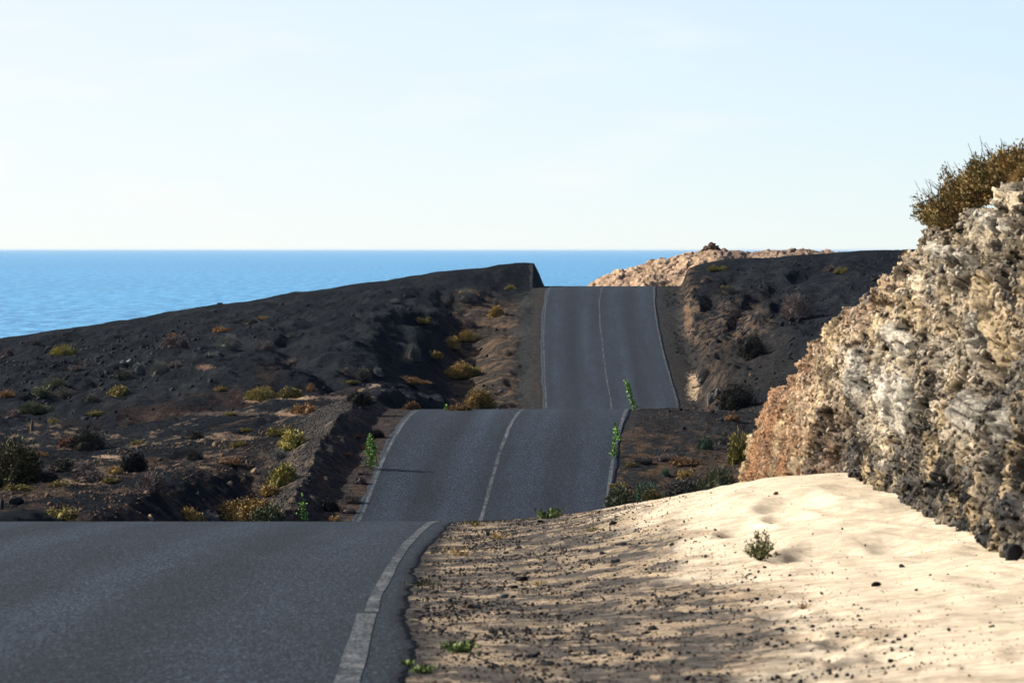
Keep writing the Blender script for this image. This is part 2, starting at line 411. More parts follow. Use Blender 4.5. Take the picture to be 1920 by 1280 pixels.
def m_sea():
    m, nt, b = mat('sea_water', 0.45, 0.2)
    co = objco(nt, (1 / 7.0, 1 / 55.0, 1)); co2 = objco(nt, (1 / 900.0, 1 / 2500.0, 1))
    n = noise(nt, 1.0, 8, 0.8, co, 0.2); n2 = noise(nt, 1.0, 8, 0.7, co2)
    c = ramp(nt, n, [(0.36, (.012, .12, .28)), (0.5, (.050, .28, .52)), (0.64, (.18, .49, .72))])
    c = mult(nt, c, ramp(nt, n2, [(0.3, (.90, .94, .96)), (0.55, g3(1.0)), (0.68, g3(1.10))]))
    nt.links.new(c, b.inputs['Base Color'])
    bump(nt, b, n, 0.5, 6.0)
    return m

def m_cliff(name='cliff_rock', nsc=30):
    m, nt, b = mat(name, 1.0, 0.05)
    at = nt.nodes.new('ShaderNodeVertexColor'); at.layer_name = 'soil'
    co = objco(nt, (1, .14, 1))
    n1 = noise(nt, nsc, 5, 0.7, co); n2 = noise(nt, 6.0, 5, 0.6, co)
    c = mult(nt, at.outputs[0], ramp(nt, n1, [(0.3, g3(0.35)), (0.5, g3(1.0)), (0.7, g3(1.55))]))
    c = mult(nt, c, ramp(nt, n2, [(0.3, g3(0.75)), (0.7, g3(1.2))]))
    nt.links.new(c, b.inputs['Base Color'])
    n3 = noise(nt, 16, 8, 0.8, co)
    bump(nt, b, n3, 1.0, 0.10)
    return m

def m_stone(name, col, col2):
    m, nt, b = mat(name, 1.0, 0.05)
    oi = nt.nodes.new('ShaderNodeObjectInfo')
    co = objco(nt)
    c = ramp(nt, noise(nt, 7, 6, 0.7, co), [(0.3, col), (0.7, col2)])
    c = mult(nt, c, ramp(nt, oi.outputs['Random'], [(0, g3(.7)), (1, g3(1.3))]))
    nt.links.new(c, b.inputs['Base Color'])
    bump(nt, b, noise(nt, 12, 5, .6, co), 0.6, 0.05)
    return m

def m_leaf(name, c1, c2, c3, trans=0.0):
    m, nt, b = mat(name, 0.8, 0.2)
    oi = nt.nodes.new('ShaderNodeObjectInfo')
    co = objco(nt)
    geo = nt.nodes.new('ShaderNodeNewGeometry')
    n = noise(nt, 2.6, 4, 0.6, co)
    ad = nt.nodes.new('ShaderNodeMath'); ad.operation = 'MULTIPLY_ADD'; ad.inputs[1].default_value = 0.45
    nt.links.new(geo.outputs['Random Per Island'], ad.inputs[0]); nt.links.new(n, ad.inputs[2])
    c = ramp(nt, ad.outputs[0], [(0.35, c1), (0.7, c2), (1.0, c3)])
    c = mult(nt, c, ramp(nt, oi.outputs['Random'], [(0, g3(.78)), (1, g3(1.22))]))
    nt.links.new(c, b.inputs['Base Color'])
    return m

M_GROUND, M_ASPH, M_PAINT, M_SEA, M_CLIFF = m_ground(), m_asphalt(), m_paint(), m_sea(), m_cliff()
M_OUT = m_cliff('outcrop_rock', 4)
LEAF = {
 'olive':  m_leaf('olive_foliage', (.055, .050, .016), (.135, .110, .032), (.26, .20, .065)),
 'yellow': m_leaf('yellow_green_foliage', (.075, .070, .016), (.18, .155, .034), (.32, .26, .07)),
 'gold':   m_leaf('golden_dry_foliage', (.085, .056, .018), (.22, .145, .042), (.40, .26, .09)),
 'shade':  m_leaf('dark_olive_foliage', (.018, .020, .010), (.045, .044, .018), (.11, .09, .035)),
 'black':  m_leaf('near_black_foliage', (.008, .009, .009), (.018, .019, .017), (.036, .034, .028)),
 'dark':   m_leaf('dark_twiggy_foliage', (.028, .029, .027), (.062, .060, .052), (.11, .10, .085)),
 'green':  m_leaf('dark_green_foliage', (.028, .036, .020), (.065, .076, .038), (.125, .13, .07)),
 'grey':   m_leaf('grey_foliage', (.055, .058, .055), (.11, .112, .105), (.19, .185, .165)),
 'purple': m_leaf('purple_brown_twigs', (.048, .037, .037), (.10, .078, .073), (.17, .135, .12)),
 'brown':  m_leaf('brown_dry_foliage', (.075, .038, .018), (.16, .085, .035), (.27, .16, .07)),
 'red':    m_leaf('red_brown_foliage', (.060, .022, .012), (.12, .048, .026), (.20, .10, .05)),
 'teal':   m_leaf('blue_green_foliage', (.022, .045, .032), (.045, .085, .055), (.085, .13, .08)),
 'sprout': m_leaf('sapling_leaves', (.05, .12, .02), (.12, .26, .045), (.30, .42, .11)),
 'fresh':  m_leaf('fresh_green_leaves', (.035, .060, .016), (.085, .13, .035), (.20, .24, .08)),
 'straw':  m_leaf('straw_grass', (.18, .12, .05), (.34, .24, .11), (.5, .38, .2)),
}
M_TWIG = m_stone('twig_bark', (.05, .04, .03), (.11, .09, .07))
STONE = {
 'basalt': m_stone('basalt_stone', (.014, .0155, .018), (.040, .041, .044)),
 'grey':   m_stone('grey_stone', (.10, .10, .10), (.22, .21, .20)),
 'tan':    m_stone('tan_stone', (.20, .14, .09), (.40, .30, .20)),
 'berm':   m_stone('berm_stone', (.045, .044, .044), (.13, .12, .11)),
 'brown':  m_stone('brown_stone', (.07, .045, .03), (.15, .10, .07)),
}

# ------------------------------------------------------------------ mesh helpers
def mesh_np(name, V, faces4=None, faces3=None, smooth=False):
    me = bpy.data.meshes.new(name)
    V = np.ascontiguousarray(V, dtype=np.float32)
    parts = []; sizes = []
    if faces4 is not None and len(faces4): parts.append(np.asarray(faces4, np.int32).ravel()); sizes.append(np.full(len(faces4), 4, np.int32))
    if faces3 is not None and len(faces3): parts.append(np.asarray(faces3, np.int32).ravel()); sizes.append(np.full(len(faces3), 3, np.int32))
    idx = np.concatenate(parts); sz = np.concatenate(sizes)
    me.vertices.add(len(V)); me.vertices.foreach_set('co', V.ravel())
    me.loops.add(len(idx)); me.loops.foreach_set('vertex_index', idx)
    me.polygons.add(len(sz)); st = np.concatenate([[0], np.cumsum(sz)[:-1]]).astype(np.int32)
    me.polygons.foreach_set('loop_start', st); me.polygons.foreach_set('loop_total', sz)
    me.update(calc_edges=True)
    if smooth: me.polygons.foreach_set('use_smooth', np.ones(len(sz), bool))
    return me

def set_col(me, name, rgb):
    at = me.color_attributes.new(name, 'FLOAT_COLOR', 'POINT')
    c = np.ones((len(rgb), 4), np.float32); c[:, :3] = rgb
    at.data.foreach_set('color', c.ravel())

def link(name, me, m=None, parent=None, loc=(0, 0, 0)):
    o = bpy.data.objects.new(name, me); COL.objects.link(o); o.location = loc
    if m is not None and not me.materials: me.materials.append(m)
    if parent: o.parent = parent
    return o

def tag(o, label=None, cat=None, group=None, kind=None):
    if label: o['label'] = label
    if cat: o['category'] = cat
    if group: o['group'] = group
    if kind: o['kind'] = kind
    return o

def gridfaces(nr, nc):
    i = np.arange(nr - 1)[:, None] * nc + np.arange(nc - 1)[None, :]
    i = i.ravel(); return np.stack([i, i + 1, i + nc + 1, i + nc], 1)

# ------------------------------------------------------------------ ground sheet
rows = np.concatenate([np.arange(-40, 22, 2.0), np.arange(22, 27, .25), np.arange(27, 76, .15), np.arange(76, 108, .5), np.arange(108, 128, .25),
                       np.arange(128, 176, .16), np.arange(176, 345, .27), np.arange(345, 400, 2.0), np.arange(400, 940, 20.0)])
STEP = 2.0
uin = np.arange(-60, 1981, STEP)
tt = (np.arange(1, 31) / 30.0)
R, Cc = len(rows), len(uin) + 60
Ye = np.maximum(rows, 20.0)[:, None]
Xin = (uin[None, :] - UC) * Ye / F
Lx = Xin[:, :1]; Rx = Xin[:, -1:]
XL = Lx - 260 * (tt[::-1][None, :] ** 2.2); XR = Rx + 260 * (tt[None, :] ** 2.2)
GX = np.concatenate([XL, Xin, XR], 1); GY = np.repeat(rows[:, None], Cc, 1)
GZ = height(GX, GY)

def soil(X, Y, Z):
    xc = road_x(Y); a = X - xc
    u = UC + X * F / np.maximum(Y, 5); v = VH - F * Z / np.maximum(Y, 5)
    sh = X.shape
    def C(c): return np.broadcast_to(np.array(c, float), sh + (3,))
    def mixc(c, d, m): m = np.clip(m, 0, 1)[..., None]; return c * (1 - m) + d * m
    black = C((.0078, .0108, .0150)); black2 = C((.0145, .0175, .0215)); brown = C((.075, .048, .032)); tan = C((.26, .18, .115)); sand = C((.55, .46, .34))
    red = C((.022, .013, .012)); grav = C((.10, .092, .085)); rust = C((.16, .085, .045)); dirt = C((.17, .115, .07))
    n1 = fbm2(X * 0.5, Y * 0.15, 5, 101); n2 = fbm2(X * 2.2, Y * 0.9, 4, 102); n3 = fbm2(X * 8, Y * 3, 3, 103); n4 = fbm2(X * 0.25 + 7, Y * 0.09, 4, 104)
    # far volcanic ground
    c = mixc(black, black2, ss(-.2, .5, n1 + .4 * n2))
    c = mixc(c, brown, ss(.25, .7, n4 + .35 * n2) * .5 * ss(215, 190, Y) * (a < 0))
    c = mixc(c, tan, ss(.52, .62, n2 * .8 + n1 * .7) * .4 * ss(225, 200, Y) * (a < 0) * ss(120, 140, Y))
    # brown rubble low left of the berm
    lowl = ss(300, 480, u) * ss(700, 600, u) * ss(118, 128, Y) * ss(160, 140, Y)
    c = mixc(c, brown * 1.0, np.clip(.55 * ss(-.3, .4, n1 + .4 * n2) * ss(160, 125, Y) * (a < -6), 0, 1))
    c = mixc(c, dirt, lowl * ss(-.1, .5, n2) * .5)
    # reddish undercut face along the ravine
    rz = ss(.04, .10, np.abs(np.gradient(Z, axis=0)) / .27) if X.ndim == 2 else 0
    c = mixc(c, red, ss(198, 203, Y) * ss(222, 212, Y) * (u < 620) * (u > 180) * ss(.0, .3, n1 + .2) * .7)
    # berm: grey-brown gravel
    bm = np.exp(-((a + 5.0) / .95) ** 2) * ss(128, 136, Y) * ss(171, 165, Y)
    c = mixc(c, C((.060, .053, .048)), bm * (.65 + .5 * n3))
    # left verge second rise: dark gravel with red-brown litter
    vg = (a < -3.0) * (a > -4.4) * ss(100, 120, Y) * ss(172, 166, Y)
    c = mixc(c, C((.048, .042, .038)), vg * .8)
    c = mixc(c, C((.066, .045, .035)), vg * ss(-.1, .35, n2 + .5 * n3) * ss(164, 150, Y) * .75)
    # third rise, left: dark flat verge and a tan slope falling to the left
    emb = ss(-4.1, -4.6, a + .35 * n1 + .15 * n2) * ss(-9.0, -6.5, a) * ss(236, 256, Y) * ss(322, 305, Y)
    streak = fbm2(X * .35, Y * .9 + X * .4, 4, 131)
    c = mixc(c, C((.045, .038, .031)), emb * .7)
    c = mixc(c, C((.19, .12, .072)), emb * ss(-.05, .4, streak) * .38)
    vl = (a < -3.0) * (a > -4.3 - .35 * n1 - .15 * n2) * ss(200, 240, Y)
    c = mixc(c, C((.040, .041, .040)), vl * .8)
    c = mixc(c, C((.045, .036, .031)), vl * ss(-3.9, -3.4, a) * ss(-.1, .3, n2) * .8)
    # right side of second rise
    rg = (a > 3.0) * ss(100, 120, Y) * ss(215, 180, Y)
    c = mixc(c, C((.027, .027, .028)), rg * .85)
    c = mixc(c, C((.055, .041, .032)), rg * ss(-.1, .5, n2 * .6 + n1 + (150 - Y) * .06) * .8)
    c = mixc(c, C((.10, .062, .036)), rg * ss(.05, .5, n2 + .4 * n3) * ss(158, 146, Y) * .7)
    # third rise right: gravel verge, tan broken cut
    rv = (a > 3.0) * ss(215, 240, Y) * ss(345, 335, Y)
    c = mixc(c, C((.028, .029, .031)), rv * ss(5.0, 4.4, a))
    cut = np.exp(-((a - 4.9 - .35 * n1) / .5) ** 2) * rv
    c = mixc(c, C((.15, .10, .062)), cut * ss(-.15, .45, n2 + .5 * n3) * .6)
    kn = np.exp(-(((u - 1385) / 60) ** 2 + ((v - 610) / 45) ** 2)) + .8 * np.exp(-(((u - 1335) / 22) ** 2 + ((v - 730) / 70) ** 2))
    c = mixc(c, C((.17, .115, .075)), kn * ss(-.2, .4, n2 + .5 * n3) * rv * .65)
    lowr = ss(1560, 1440, u) * ss(600, 690, v) * rv
    c = mixc(c, C((.026, .024, .023)), lowr * .6)
    # painted-in patches of drifted sand and bare earth: (u, v, half w, half h, colour, strength)
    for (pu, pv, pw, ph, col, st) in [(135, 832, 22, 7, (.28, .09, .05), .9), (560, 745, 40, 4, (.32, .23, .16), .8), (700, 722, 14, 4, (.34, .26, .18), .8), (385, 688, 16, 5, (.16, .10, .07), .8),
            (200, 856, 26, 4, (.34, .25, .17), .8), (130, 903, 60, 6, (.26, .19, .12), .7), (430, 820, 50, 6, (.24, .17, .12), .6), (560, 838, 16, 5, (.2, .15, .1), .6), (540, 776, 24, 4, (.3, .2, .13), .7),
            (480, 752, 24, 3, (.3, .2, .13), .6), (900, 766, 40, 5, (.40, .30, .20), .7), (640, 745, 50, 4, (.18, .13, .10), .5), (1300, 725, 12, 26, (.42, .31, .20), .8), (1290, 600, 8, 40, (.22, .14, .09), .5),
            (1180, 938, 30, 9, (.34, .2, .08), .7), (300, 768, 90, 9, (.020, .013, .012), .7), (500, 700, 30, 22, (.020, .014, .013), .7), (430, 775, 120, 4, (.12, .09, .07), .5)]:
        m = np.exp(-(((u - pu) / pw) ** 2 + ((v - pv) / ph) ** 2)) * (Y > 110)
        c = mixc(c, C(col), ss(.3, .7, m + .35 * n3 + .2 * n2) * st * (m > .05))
    # near verge
    nr = ss(90, 78, Y)
    s = mixc(sand, sand * .93, ss(0, .5, n1))
    grv = ss(.02, .16, n2 * .55 + n1 * .35 + .45 * n3 + .42 * ss(6.3, 4.3, a) + .12)
    g = mixc(C((.35, .27, .185)), C((.115, .104, .094)), grv)
    g = mixc(g, C((.46, .35, .23)), ss(.15, .4, fbm2(X * 1.5 + 5, Y * .6, 4, 141)) * .6)
    near = mixc(g, s, ss(4.9, 5.7, a + .7 * n1 + .3 * n2))
    near = mixc(near, C((.33, .255, .18)), ss(.15, .45, fbm2(X * 3 + 5, Y * 1.1, 4, 142)) * .6 * ss(6.9, 5.4, a))
    near = mixc(near, C((.05, .048, .048)), ss(3.36, 3.27, a + .12 * n2 + .1 * n3) * .9)
    near = mixc(near, black2, (a < -3.3) * .9)
    c = mixc(c, near, nr)
    return c

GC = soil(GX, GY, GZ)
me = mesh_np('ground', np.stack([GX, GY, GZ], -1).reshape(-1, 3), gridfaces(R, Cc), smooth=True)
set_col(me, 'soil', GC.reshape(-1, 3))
ground = tag(link('ground', me, M_GROUND), kind='structure')
del GC

# look-up: first ground point seen along a direction of the photograph
GU = GY.copy(); GV = VH - F * GZ / np.maximum(GY, 5)
def at(u, v, ymin=0.0):
    j = 30 + int(round((np.clip(u, -60, 1978) - uin[0]) / STEP))
    ok = np.where((GV[:, j] <= v) & (rows > max(ymin, 22)) & (rows < 342))[0]
    i = ok[0] if len(ok) else int(np.argmin(np.where((rows > max(ymin, 110)) & (rows < 342), GV[:, j], 1e9)))
    Y = rows[i]
    return Vector((px(u, Y), Y, GZ[i, j]))
def zat(x, y):
    return float(height(np.array([x], float), np.array([y], float))[0])

# ------------------------------------------------------------------ road, painted lines
ry = np.concatenate([np.arange(-40, 24, 1.0), np.arange(24, 80, .12), np.arange(80, 345, .35), np.arange(345, 460, 2.0)])
lat = np.linspace(-1, 1, 61)
xc = road_x(ry)[:, None]
eL = HW - .11 * ss(80, 110, ry)[:, None] + .04 * fbm2(ry * .9, ry * 0 + 3, 4, 201)[:, None] + .07 * fbm2(ry * .12, ry * 0 + 8, 3, 207)[:, None]
eR = HW - .14 * ss(80, 110, ry)[:, None] + .03 * fbm2(ry * .45, ry * 0 + 5.3, 7, 203, gain=.78)[:, None] + .06 * fbm2(ry * .12, ry * 0 + 1, 3, 205)[:, None]
A = np.where(lat[None, :] < 0, lat[None, :] * eL, lat[None, :] * eR)
RX = xc + A; RY = np.repeat(ry[:, None], 61, 1); RZ = -road_d(ry)[:, None] + A * 0
sk = lambda q: np.concatenate([q[:, :1], q, q[:, -1:]], 1)
RX2, RY2, RZ2 = sk(RX), sk(RY), sk(RZ); RZ2[:, 0] -= .03; RZ2[:, -1] -= .03
A2 = sk(A)
me = mesh_np('road', np.stack([RX2, RY2, RZ2], -1).reshape(-1, 3), gridfaces(len(ry), 63), smooth=False)
# wear: paler wheel tracks along each lane, dusty edges, old patches
w = .97 + .40 * np.exp(-((np.abs(A2) - .85) / .35) ** 2) + .28 * np.exp(-((np.abs(A2) - 2.35) / .35) ** 2) - .16 * np.exp(-((np.abs(A2) - 1.6) / .35) ** 2)
w = w * (1 + (.10 + .12 * ss(80, 100, RY2)) * fbm2(A2 * 1.8, RY2 * .03, 4, 301) + .10 * fbm2(A2 * 5, RY2 * .2, 3, 303))
w = w * (1 - .25 * ss(3.05, 3.15, A2) * (RY2 < 80))
w = w * .93
wc = w[..., None] * np.array([1., 1., 1.])
dust = (ss(3.0, 3.2, np.abs(A2)) * .15 * (RY2 > 90))[..., None]
wc = wc * (1 - dust) + dust * np.array([1.6, 1.35, 1.15])
set_col(me, 'wear', wc.reshape(-1, 3))
road = tag(link('road', me, M_ASPH), kind='structure')

def paint_strip(name, a0, y0, y1, w=.12, jit=.02, seed=1):
    ys = ry[(ry >= y0) & (ry <= y1)]
    c = road_x(ys) + a0 + jit * fbm2(ys * .05, ys * 0 + seed, 3, seed)
    ww = w / 2 * (1 + .10 * fbm2(ys * .25, ys * 0 + seed, 3, seed + 5)) * (1 - .35 * ss(230, 260, ys))
    z = -road_d(ys) + .004
    V = np.stack([np.stack([c - ww, ys, z], 1), np.stack([c + ww, ys, z], 1)], 1).reshape(-1, 3)
    return mesh_np(name, V, gridfaces(len(ys), 2))
for nm, a0, y0, y1, w_, j_ in (('edge_line', 2.98, 37.7, 345, .09, .03), ('edge_line', 2.95, -40, 37.6, .125, .01), ('edge_line', -2.98, 90, 345, .09, .03), ('centre_line', -.02, 90, 345, .09, .06)):
    o = link(nm, paint_strip(nm, a0, y0, y1, w_, j_, int(abs(a0) * 10) + int(y0) % 7), M_PAINT)
    tag(o, kind='structure')

# ------------------------------------------------------------------ sea
SEA = -25.0
sx = np.array([-60000, -20000, -6000, -1500, 1500, 6000, 20000, 60000.]); sy = np.array([360, 1000, 2500, 8000, 30000, 100000, 200000.])
SXg, SYg = np.meshgrid(sx, sy)
me = mesh_np('sea', np.stack([SXg, SYg, SXg * 0 + SEA], -1).reshape(-1, 3), gridfaces(len(sy), len(sx)))
tag(link('sea', me, M_SEA), kind='structure')

# sea air: one closed box of thin even haze round everything
hb = np.array([[x, y, z] for x in (-62000., 62000.) for y in (-300., 201000.) for z in (-36., 4.5)])
me = mesh_np('haze', hb, [[0, 1, 3, 2], [4, 6, 7, 5], [0, 4, 5, 1], [2, 3, 7, 6], [0, 2, 6, 4], [1, 5, 7, 3]])
hm = bpy.data.materials.new('sea_haze'); hm.use_nodes = True; hn = hm.node_tree
for q in list(hn.nodes):
    if q.type == 'BSDF_PRINCIPLED': hn.nodes.remove(q)
pv = hn.nodes.new('ShaderNodeVolumePrincipled'); pv.inputs['Density'].default_value = 0.000008; pv.inputs['Color'].default_value = (.80, .92, 1, 1); pv.inputs['Anisotropy'].default_value = 0.0
hn.links.new(pv.outputs[0], [q for q in hn.nodes if q.type == 'OUTPUT_MATERIAL'][0].inputs['Volume'])
tag(link('haze', me, hm), kind='stuff')

# ------------------------------------------------------------------ rock cliff at the right
cy = np.concatenate([np.arange(-12, 30, 1.0), np.arange(30, 84, .055)])
cb_x = Spline([(-12, 4.2), (20, 3.7), (35, 3.5), (40, 3.52), (46, 3.62), (52, 3.61), (58, 3.43), (63, 3.19), (71, 2.80), (76, 2.7), (84, 2.9)])(cy)
ct = Spline([(-12, -1.1), (30, -.9), (40, -.72), (48, -.50), (52, -.32), (56, -.12), (58, .12), (62, .66), (66, 1.32), (70, 2.18), (73, 2.9), (77, 4.6), (84, 6.5)])(cy)
ctx = Spline([(-12, 5.2), (30, 4.6), (40, 4.4), (48, 4.32), (56, 4.09), (58, 4.02), (62, 3.72), (66, 3.34), (70, 3.02), (76, 3.1), (84, 3.4)])(cy)
NT, NP = 380, 46
base_d = np.interp(cy, [-12, 40, 60, 72, 84], [2.2, 2.9, 3.2, 3.6, 7.0])
t = np.linspace(0, 1, NT)[None, :]
lowd = base_d[:, None] + 0 * t
FX = cb_x[:, None] + (ctx - cb_x)[:, None] * t ** 1.6
FZ = -(lowd * (1 - t) + ct[:, None] * t)
tp = (np.linspace(0, 1, NP + 1)[1:] ** 2.0)[None, :]
PX = ctx[:, None] + 14 * tp; PZ = -(ct[:, None]) + .10 * (1 - np.exp(-14 * tp / 2.0)) * 6 * np.clip((74 - cy) / 30, 0, 1)[:, None] - 6 * ss(.85, 1, tp)
CX = np.concatenate([FX, PX], 1); CZ = np.concatenate([FZ, PZ], 1); CY = np.repeat(cy[:, None], CX.shape[1], 1)
tall = np.concatenate([t + 0 * FX, 1 + 0 * PX], 1)
vis = (CY > 29)
fade = np.clip((CY + 12) / 10, 0, 1)
def V3(sx_, sy_, sz_): return CX * sx_, CY * sy_, CZ * sz_
big = fbm3(*V3(.6, .25, .5), 3, 401)
f1, f2, cidA = worley3(*[q + .3 * fbm3(*V3(3, 1, 3), 2, 413) for q in V3(1.6, .5, 2.0)], 411)
g1, g2, cidB = worley3(*[q + .25 * fbm3(*V3(4, 4, 4), 2, 421) for q in V3(3.2, 1.3, 5.0)], 431)
h1, h2, cidC = worley3(*[q + .3 * fbm3(*V3(5, 3, 9), 2, 443) for q in V3(7, 3.0, 11)], 441)
flute = fbm3(*V3(1.0, .9, .35), 4, 451); turb = np.abs(fbm3(*V3(3, 1.6, 5), 4, 453))
uu = UC + CX * F / np.maximum(CY, 20); vv = VH - F * CZ / np.maximum(CY, 20)
fine = ss(1620, 1440, uu)            # finer, softer face at the far end
disp = .06 + .10 * big + .10 * flute + (1 - .6 * fine) * (.09 * (.55 - f1) * (cidA > .35) + .10 * (.55 - g1) * (cidB > .3) - .08 * turb) + .05 * (.5 - h1) * (cidC > .2) + .02 * fbm3(*V3(12, 6, 20), 2, 461)
disp = disp - .05 * ss(.10, .0, g2 - g1) * (1 - .5 * fine)
# buttresses and pale boulders set in the face
BOUL = [(1700, 770, 32, 60, .22), (1610, 700, 22, 55, .12), (1835, 775, 18, 45, .18), (1690, 640, 26, 32, .14), (1850, 600, 26, 70, .10), (1600, 720, 16, 30, .12), (1900, 800, 22, 40, .16), (1665, 715, 18, 26, .1),
        (1540, 600, 20, 12, .06), (1790, 480, 40, 16, .12), (1870, 420, 30, 18, .14), (1880, 890, 20, 26, .14)]
pale = np.zeros_like(CX)
for bu, bv, bw, bh_, am in BOUL:
    q = ((uu - bu) / bw) ** 2 + ((vv - bv - .3 * (uu - bu)) / bh_) ** 2
    q = q + .3 * fbm3(*V3(3, 1, 3), 2, 471)
    pale = np.maximum(pale, ss(1.3, .7, q)); disp = disp + am * .6 * np.clip(1 - q, 0, 1) ** .5
damp = np.concatenate([np.ones_like(FX), np.clip(1 - tp * 6, .25, 1) + 0 * PX], 1)
pit = ss(.22, .5, fbm3(*V3(2.6, 1.1, 5.0), 3, 497)) * (1 - .5 * fine)
disp = (disp - .11 * pit) * damp * fade
nx, nzv = -.90, .36
wt = np.concatenate([np.zeros_like(FX), ss(0, .03, tp) + 0 * PX], 1)
CXd = CX + disp * (nx * (1 - wt)); CZd = CZ + disp * (nzv * (1 - wt) + .8 * wt)
CYd = CY - disp * .35 * (1 - wt)
# colour: cream earth, grey clasts, orange clay at the far end, dark clasts low on the near end
def Cn(c): return np.broadcast_to(np.array(c, float), CX.shape + (3,))
def mx3(c, d, m): m = np.clip(m, 0, 1)[..., None]; return c * (1 - m) + d * m
nlow = fbm3(*V3(.9, .2, .7), 4, 481); nmid = fbm3(*V3(3, .9, 3.2), 4, 483)
cream = Cn((.68, .56, .40)); cc = mx3(cream, Cn((.36, .25, .14)), ss(0, .6, nlow))
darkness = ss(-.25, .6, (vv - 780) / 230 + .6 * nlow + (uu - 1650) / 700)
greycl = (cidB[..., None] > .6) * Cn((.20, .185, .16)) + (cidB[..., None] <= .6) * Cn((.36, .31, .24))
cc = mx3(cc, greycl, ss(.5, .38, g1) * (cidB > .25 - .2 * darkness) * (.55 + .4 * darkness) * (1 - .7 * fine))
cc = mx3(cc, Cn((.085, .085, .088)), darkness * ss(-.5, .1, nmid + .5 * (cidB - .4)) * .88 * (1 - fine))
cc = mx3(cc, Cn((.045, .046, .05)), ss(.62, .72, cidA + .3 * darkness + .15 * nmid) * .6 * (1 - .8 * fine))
cc = mx3(cc, Cn((.40, .22, .115)), fine * (.85 + .4 * nmid))
top_or = ss(.78, .97, tall) * ss(1760, 1640, uu)
cc = mx3(cc, Cn((.36, .20, .11)), top_or * .65)
cc = mx3(cc, cc * 1.35 + .03, (cidC > .8) * .7)
cc = mx3(cc, cc * .55, (cidC < .2) * .7)
strk = ss(.2, .45, fbm3(*V3(3, 1.3, .7), 3, 491))
cc = mx3(cc, Cn((.60, .46, .28)), strk * .8)
cc = mx3(cc, Cn((.66, .60, .50)), pale * .9); cc = mx3(cc, cc * .30, pit * .9)  # pale boulders; the pits get their shadow darkness painted into the colour
dstk = ss(.18, .42, fbm3(*V3(3, 1.7, .55), 3, 499)) * (1 - .6 * fine)
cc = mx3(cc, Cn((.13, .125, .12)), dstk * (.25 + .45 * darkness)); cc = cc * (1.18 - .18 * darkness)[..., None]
for du, dv, dw, dh in [(1640, 880, 14, 50), (1775, 850, 20, 60), (1785, 810, 12, 40), (1665, 905, 12, 25), (1860, 570, 25, 50), (1880, 640, 16, 50), (1725, 590, 22, 30)]:
    q = ((uu - du) / dw) ** 2 + ((vv - dv) / dh) ** 2 + .5 * nmid
    cc = mx3(cc, Cn((.60, .46, .28)), ss(1.2, .6, q) * .9)
cc = mx3(cc, cc * .25, ss(.12, .02, g2 - g1) * (1 - .5 * fine)); cc = mx3(cc, cc * .4, ss(.08, .0, h2 - h1) * .8); cc = mx3(cc, cc * .3, ss(.25, .5, fbm3(*V3(4, 1.6, 6.5), 3, 495)) * (1 - .6 * fine))  # self-shadowing of crevices and small hollows painted as darker rock colour
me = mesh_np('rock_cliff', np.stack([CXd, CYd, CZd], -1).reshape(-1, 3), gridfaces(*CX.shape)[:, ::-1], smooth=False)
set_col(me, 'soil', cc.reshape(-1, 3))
tag(link('rock_cliff', me, M_CLIFF), kind='structure')
cliff_pts = (CXd, CYd, CZd)

# ------------------------------------------------------------------ pale rocky headland beyond the last crest
ox = np.linspace(2.0, 46, 620); oy = np.concatenate([np.arange(368, 404, .22), np.arange(404, 440, 1.0)])
OX, OY = np.meshgrid(ox, oy)
ou = UC + OX * F / 395.0
skyl = np.interp(ou, [1040, 1100, 1125, 1180, 1215, 1250, 1290, 1335, 1365, 1400, 1460, 1500, 1540, 1570, 1640, 1800, 2200], [560, 536, 522, 503, 490, 485, 477, 468, 468, 470, 467, 466, 470, 474, 480, 500, 560])
crest = -(skyl - VH) * 396 / F
fall = np.where(OY < 396, .30 * (396 - OY) ** 1.0, .5 * (OY - 396))
f1, f2, ci = worley2((OX + .35 * OY) * .75 + .4 * fbm2(OX, OY, 2, 5), (OY * .55 - OX * .5) * .8, 511)
g1, g2, ci2 = worley2((OX + .3 * OY) * 2.1, OY * 1.3 - OX, 513)
oz = crest - fall * (.55 + .3 * fbm2(OX * .2, OY * .1, 3, 515)) + .30 * (ci - .5) * ss(.0, .25, f2 - f1) - .18 * ss(.1, 0, f2 - f1) + .22 * (ci2 - .5) + .10 * fbm2(OX * 1.6, OY * 1.6, 3, 517)
oc = np.array([.36, .25, .165]) * (.75 + .5 * ci[..., None]) * (.85 + .3 * ci2[..., None])
oc = oc * (1 - ss(.06, 0, f2 - f1)[..., None] * .5)
dk = (ss(1280, 1400, ou) * .5 + ss(.2, .6, fbm2(OX * .5, OY * .3, 3, 519)) * .4)[..., None]
oc = oc * (1 - dk) + dk * np.array([.20, .145, .12])
me = mesh_np('rocky_headland', np.stack([OX, OY, oz], -1).reshape(-1, 3), gridfaces(*OX.shape), smooth=False)
set_col(me, 'soil', oc.reshape(-1, 3))
tag(link('rocky_headland', me, M_OUT), kind='structure')

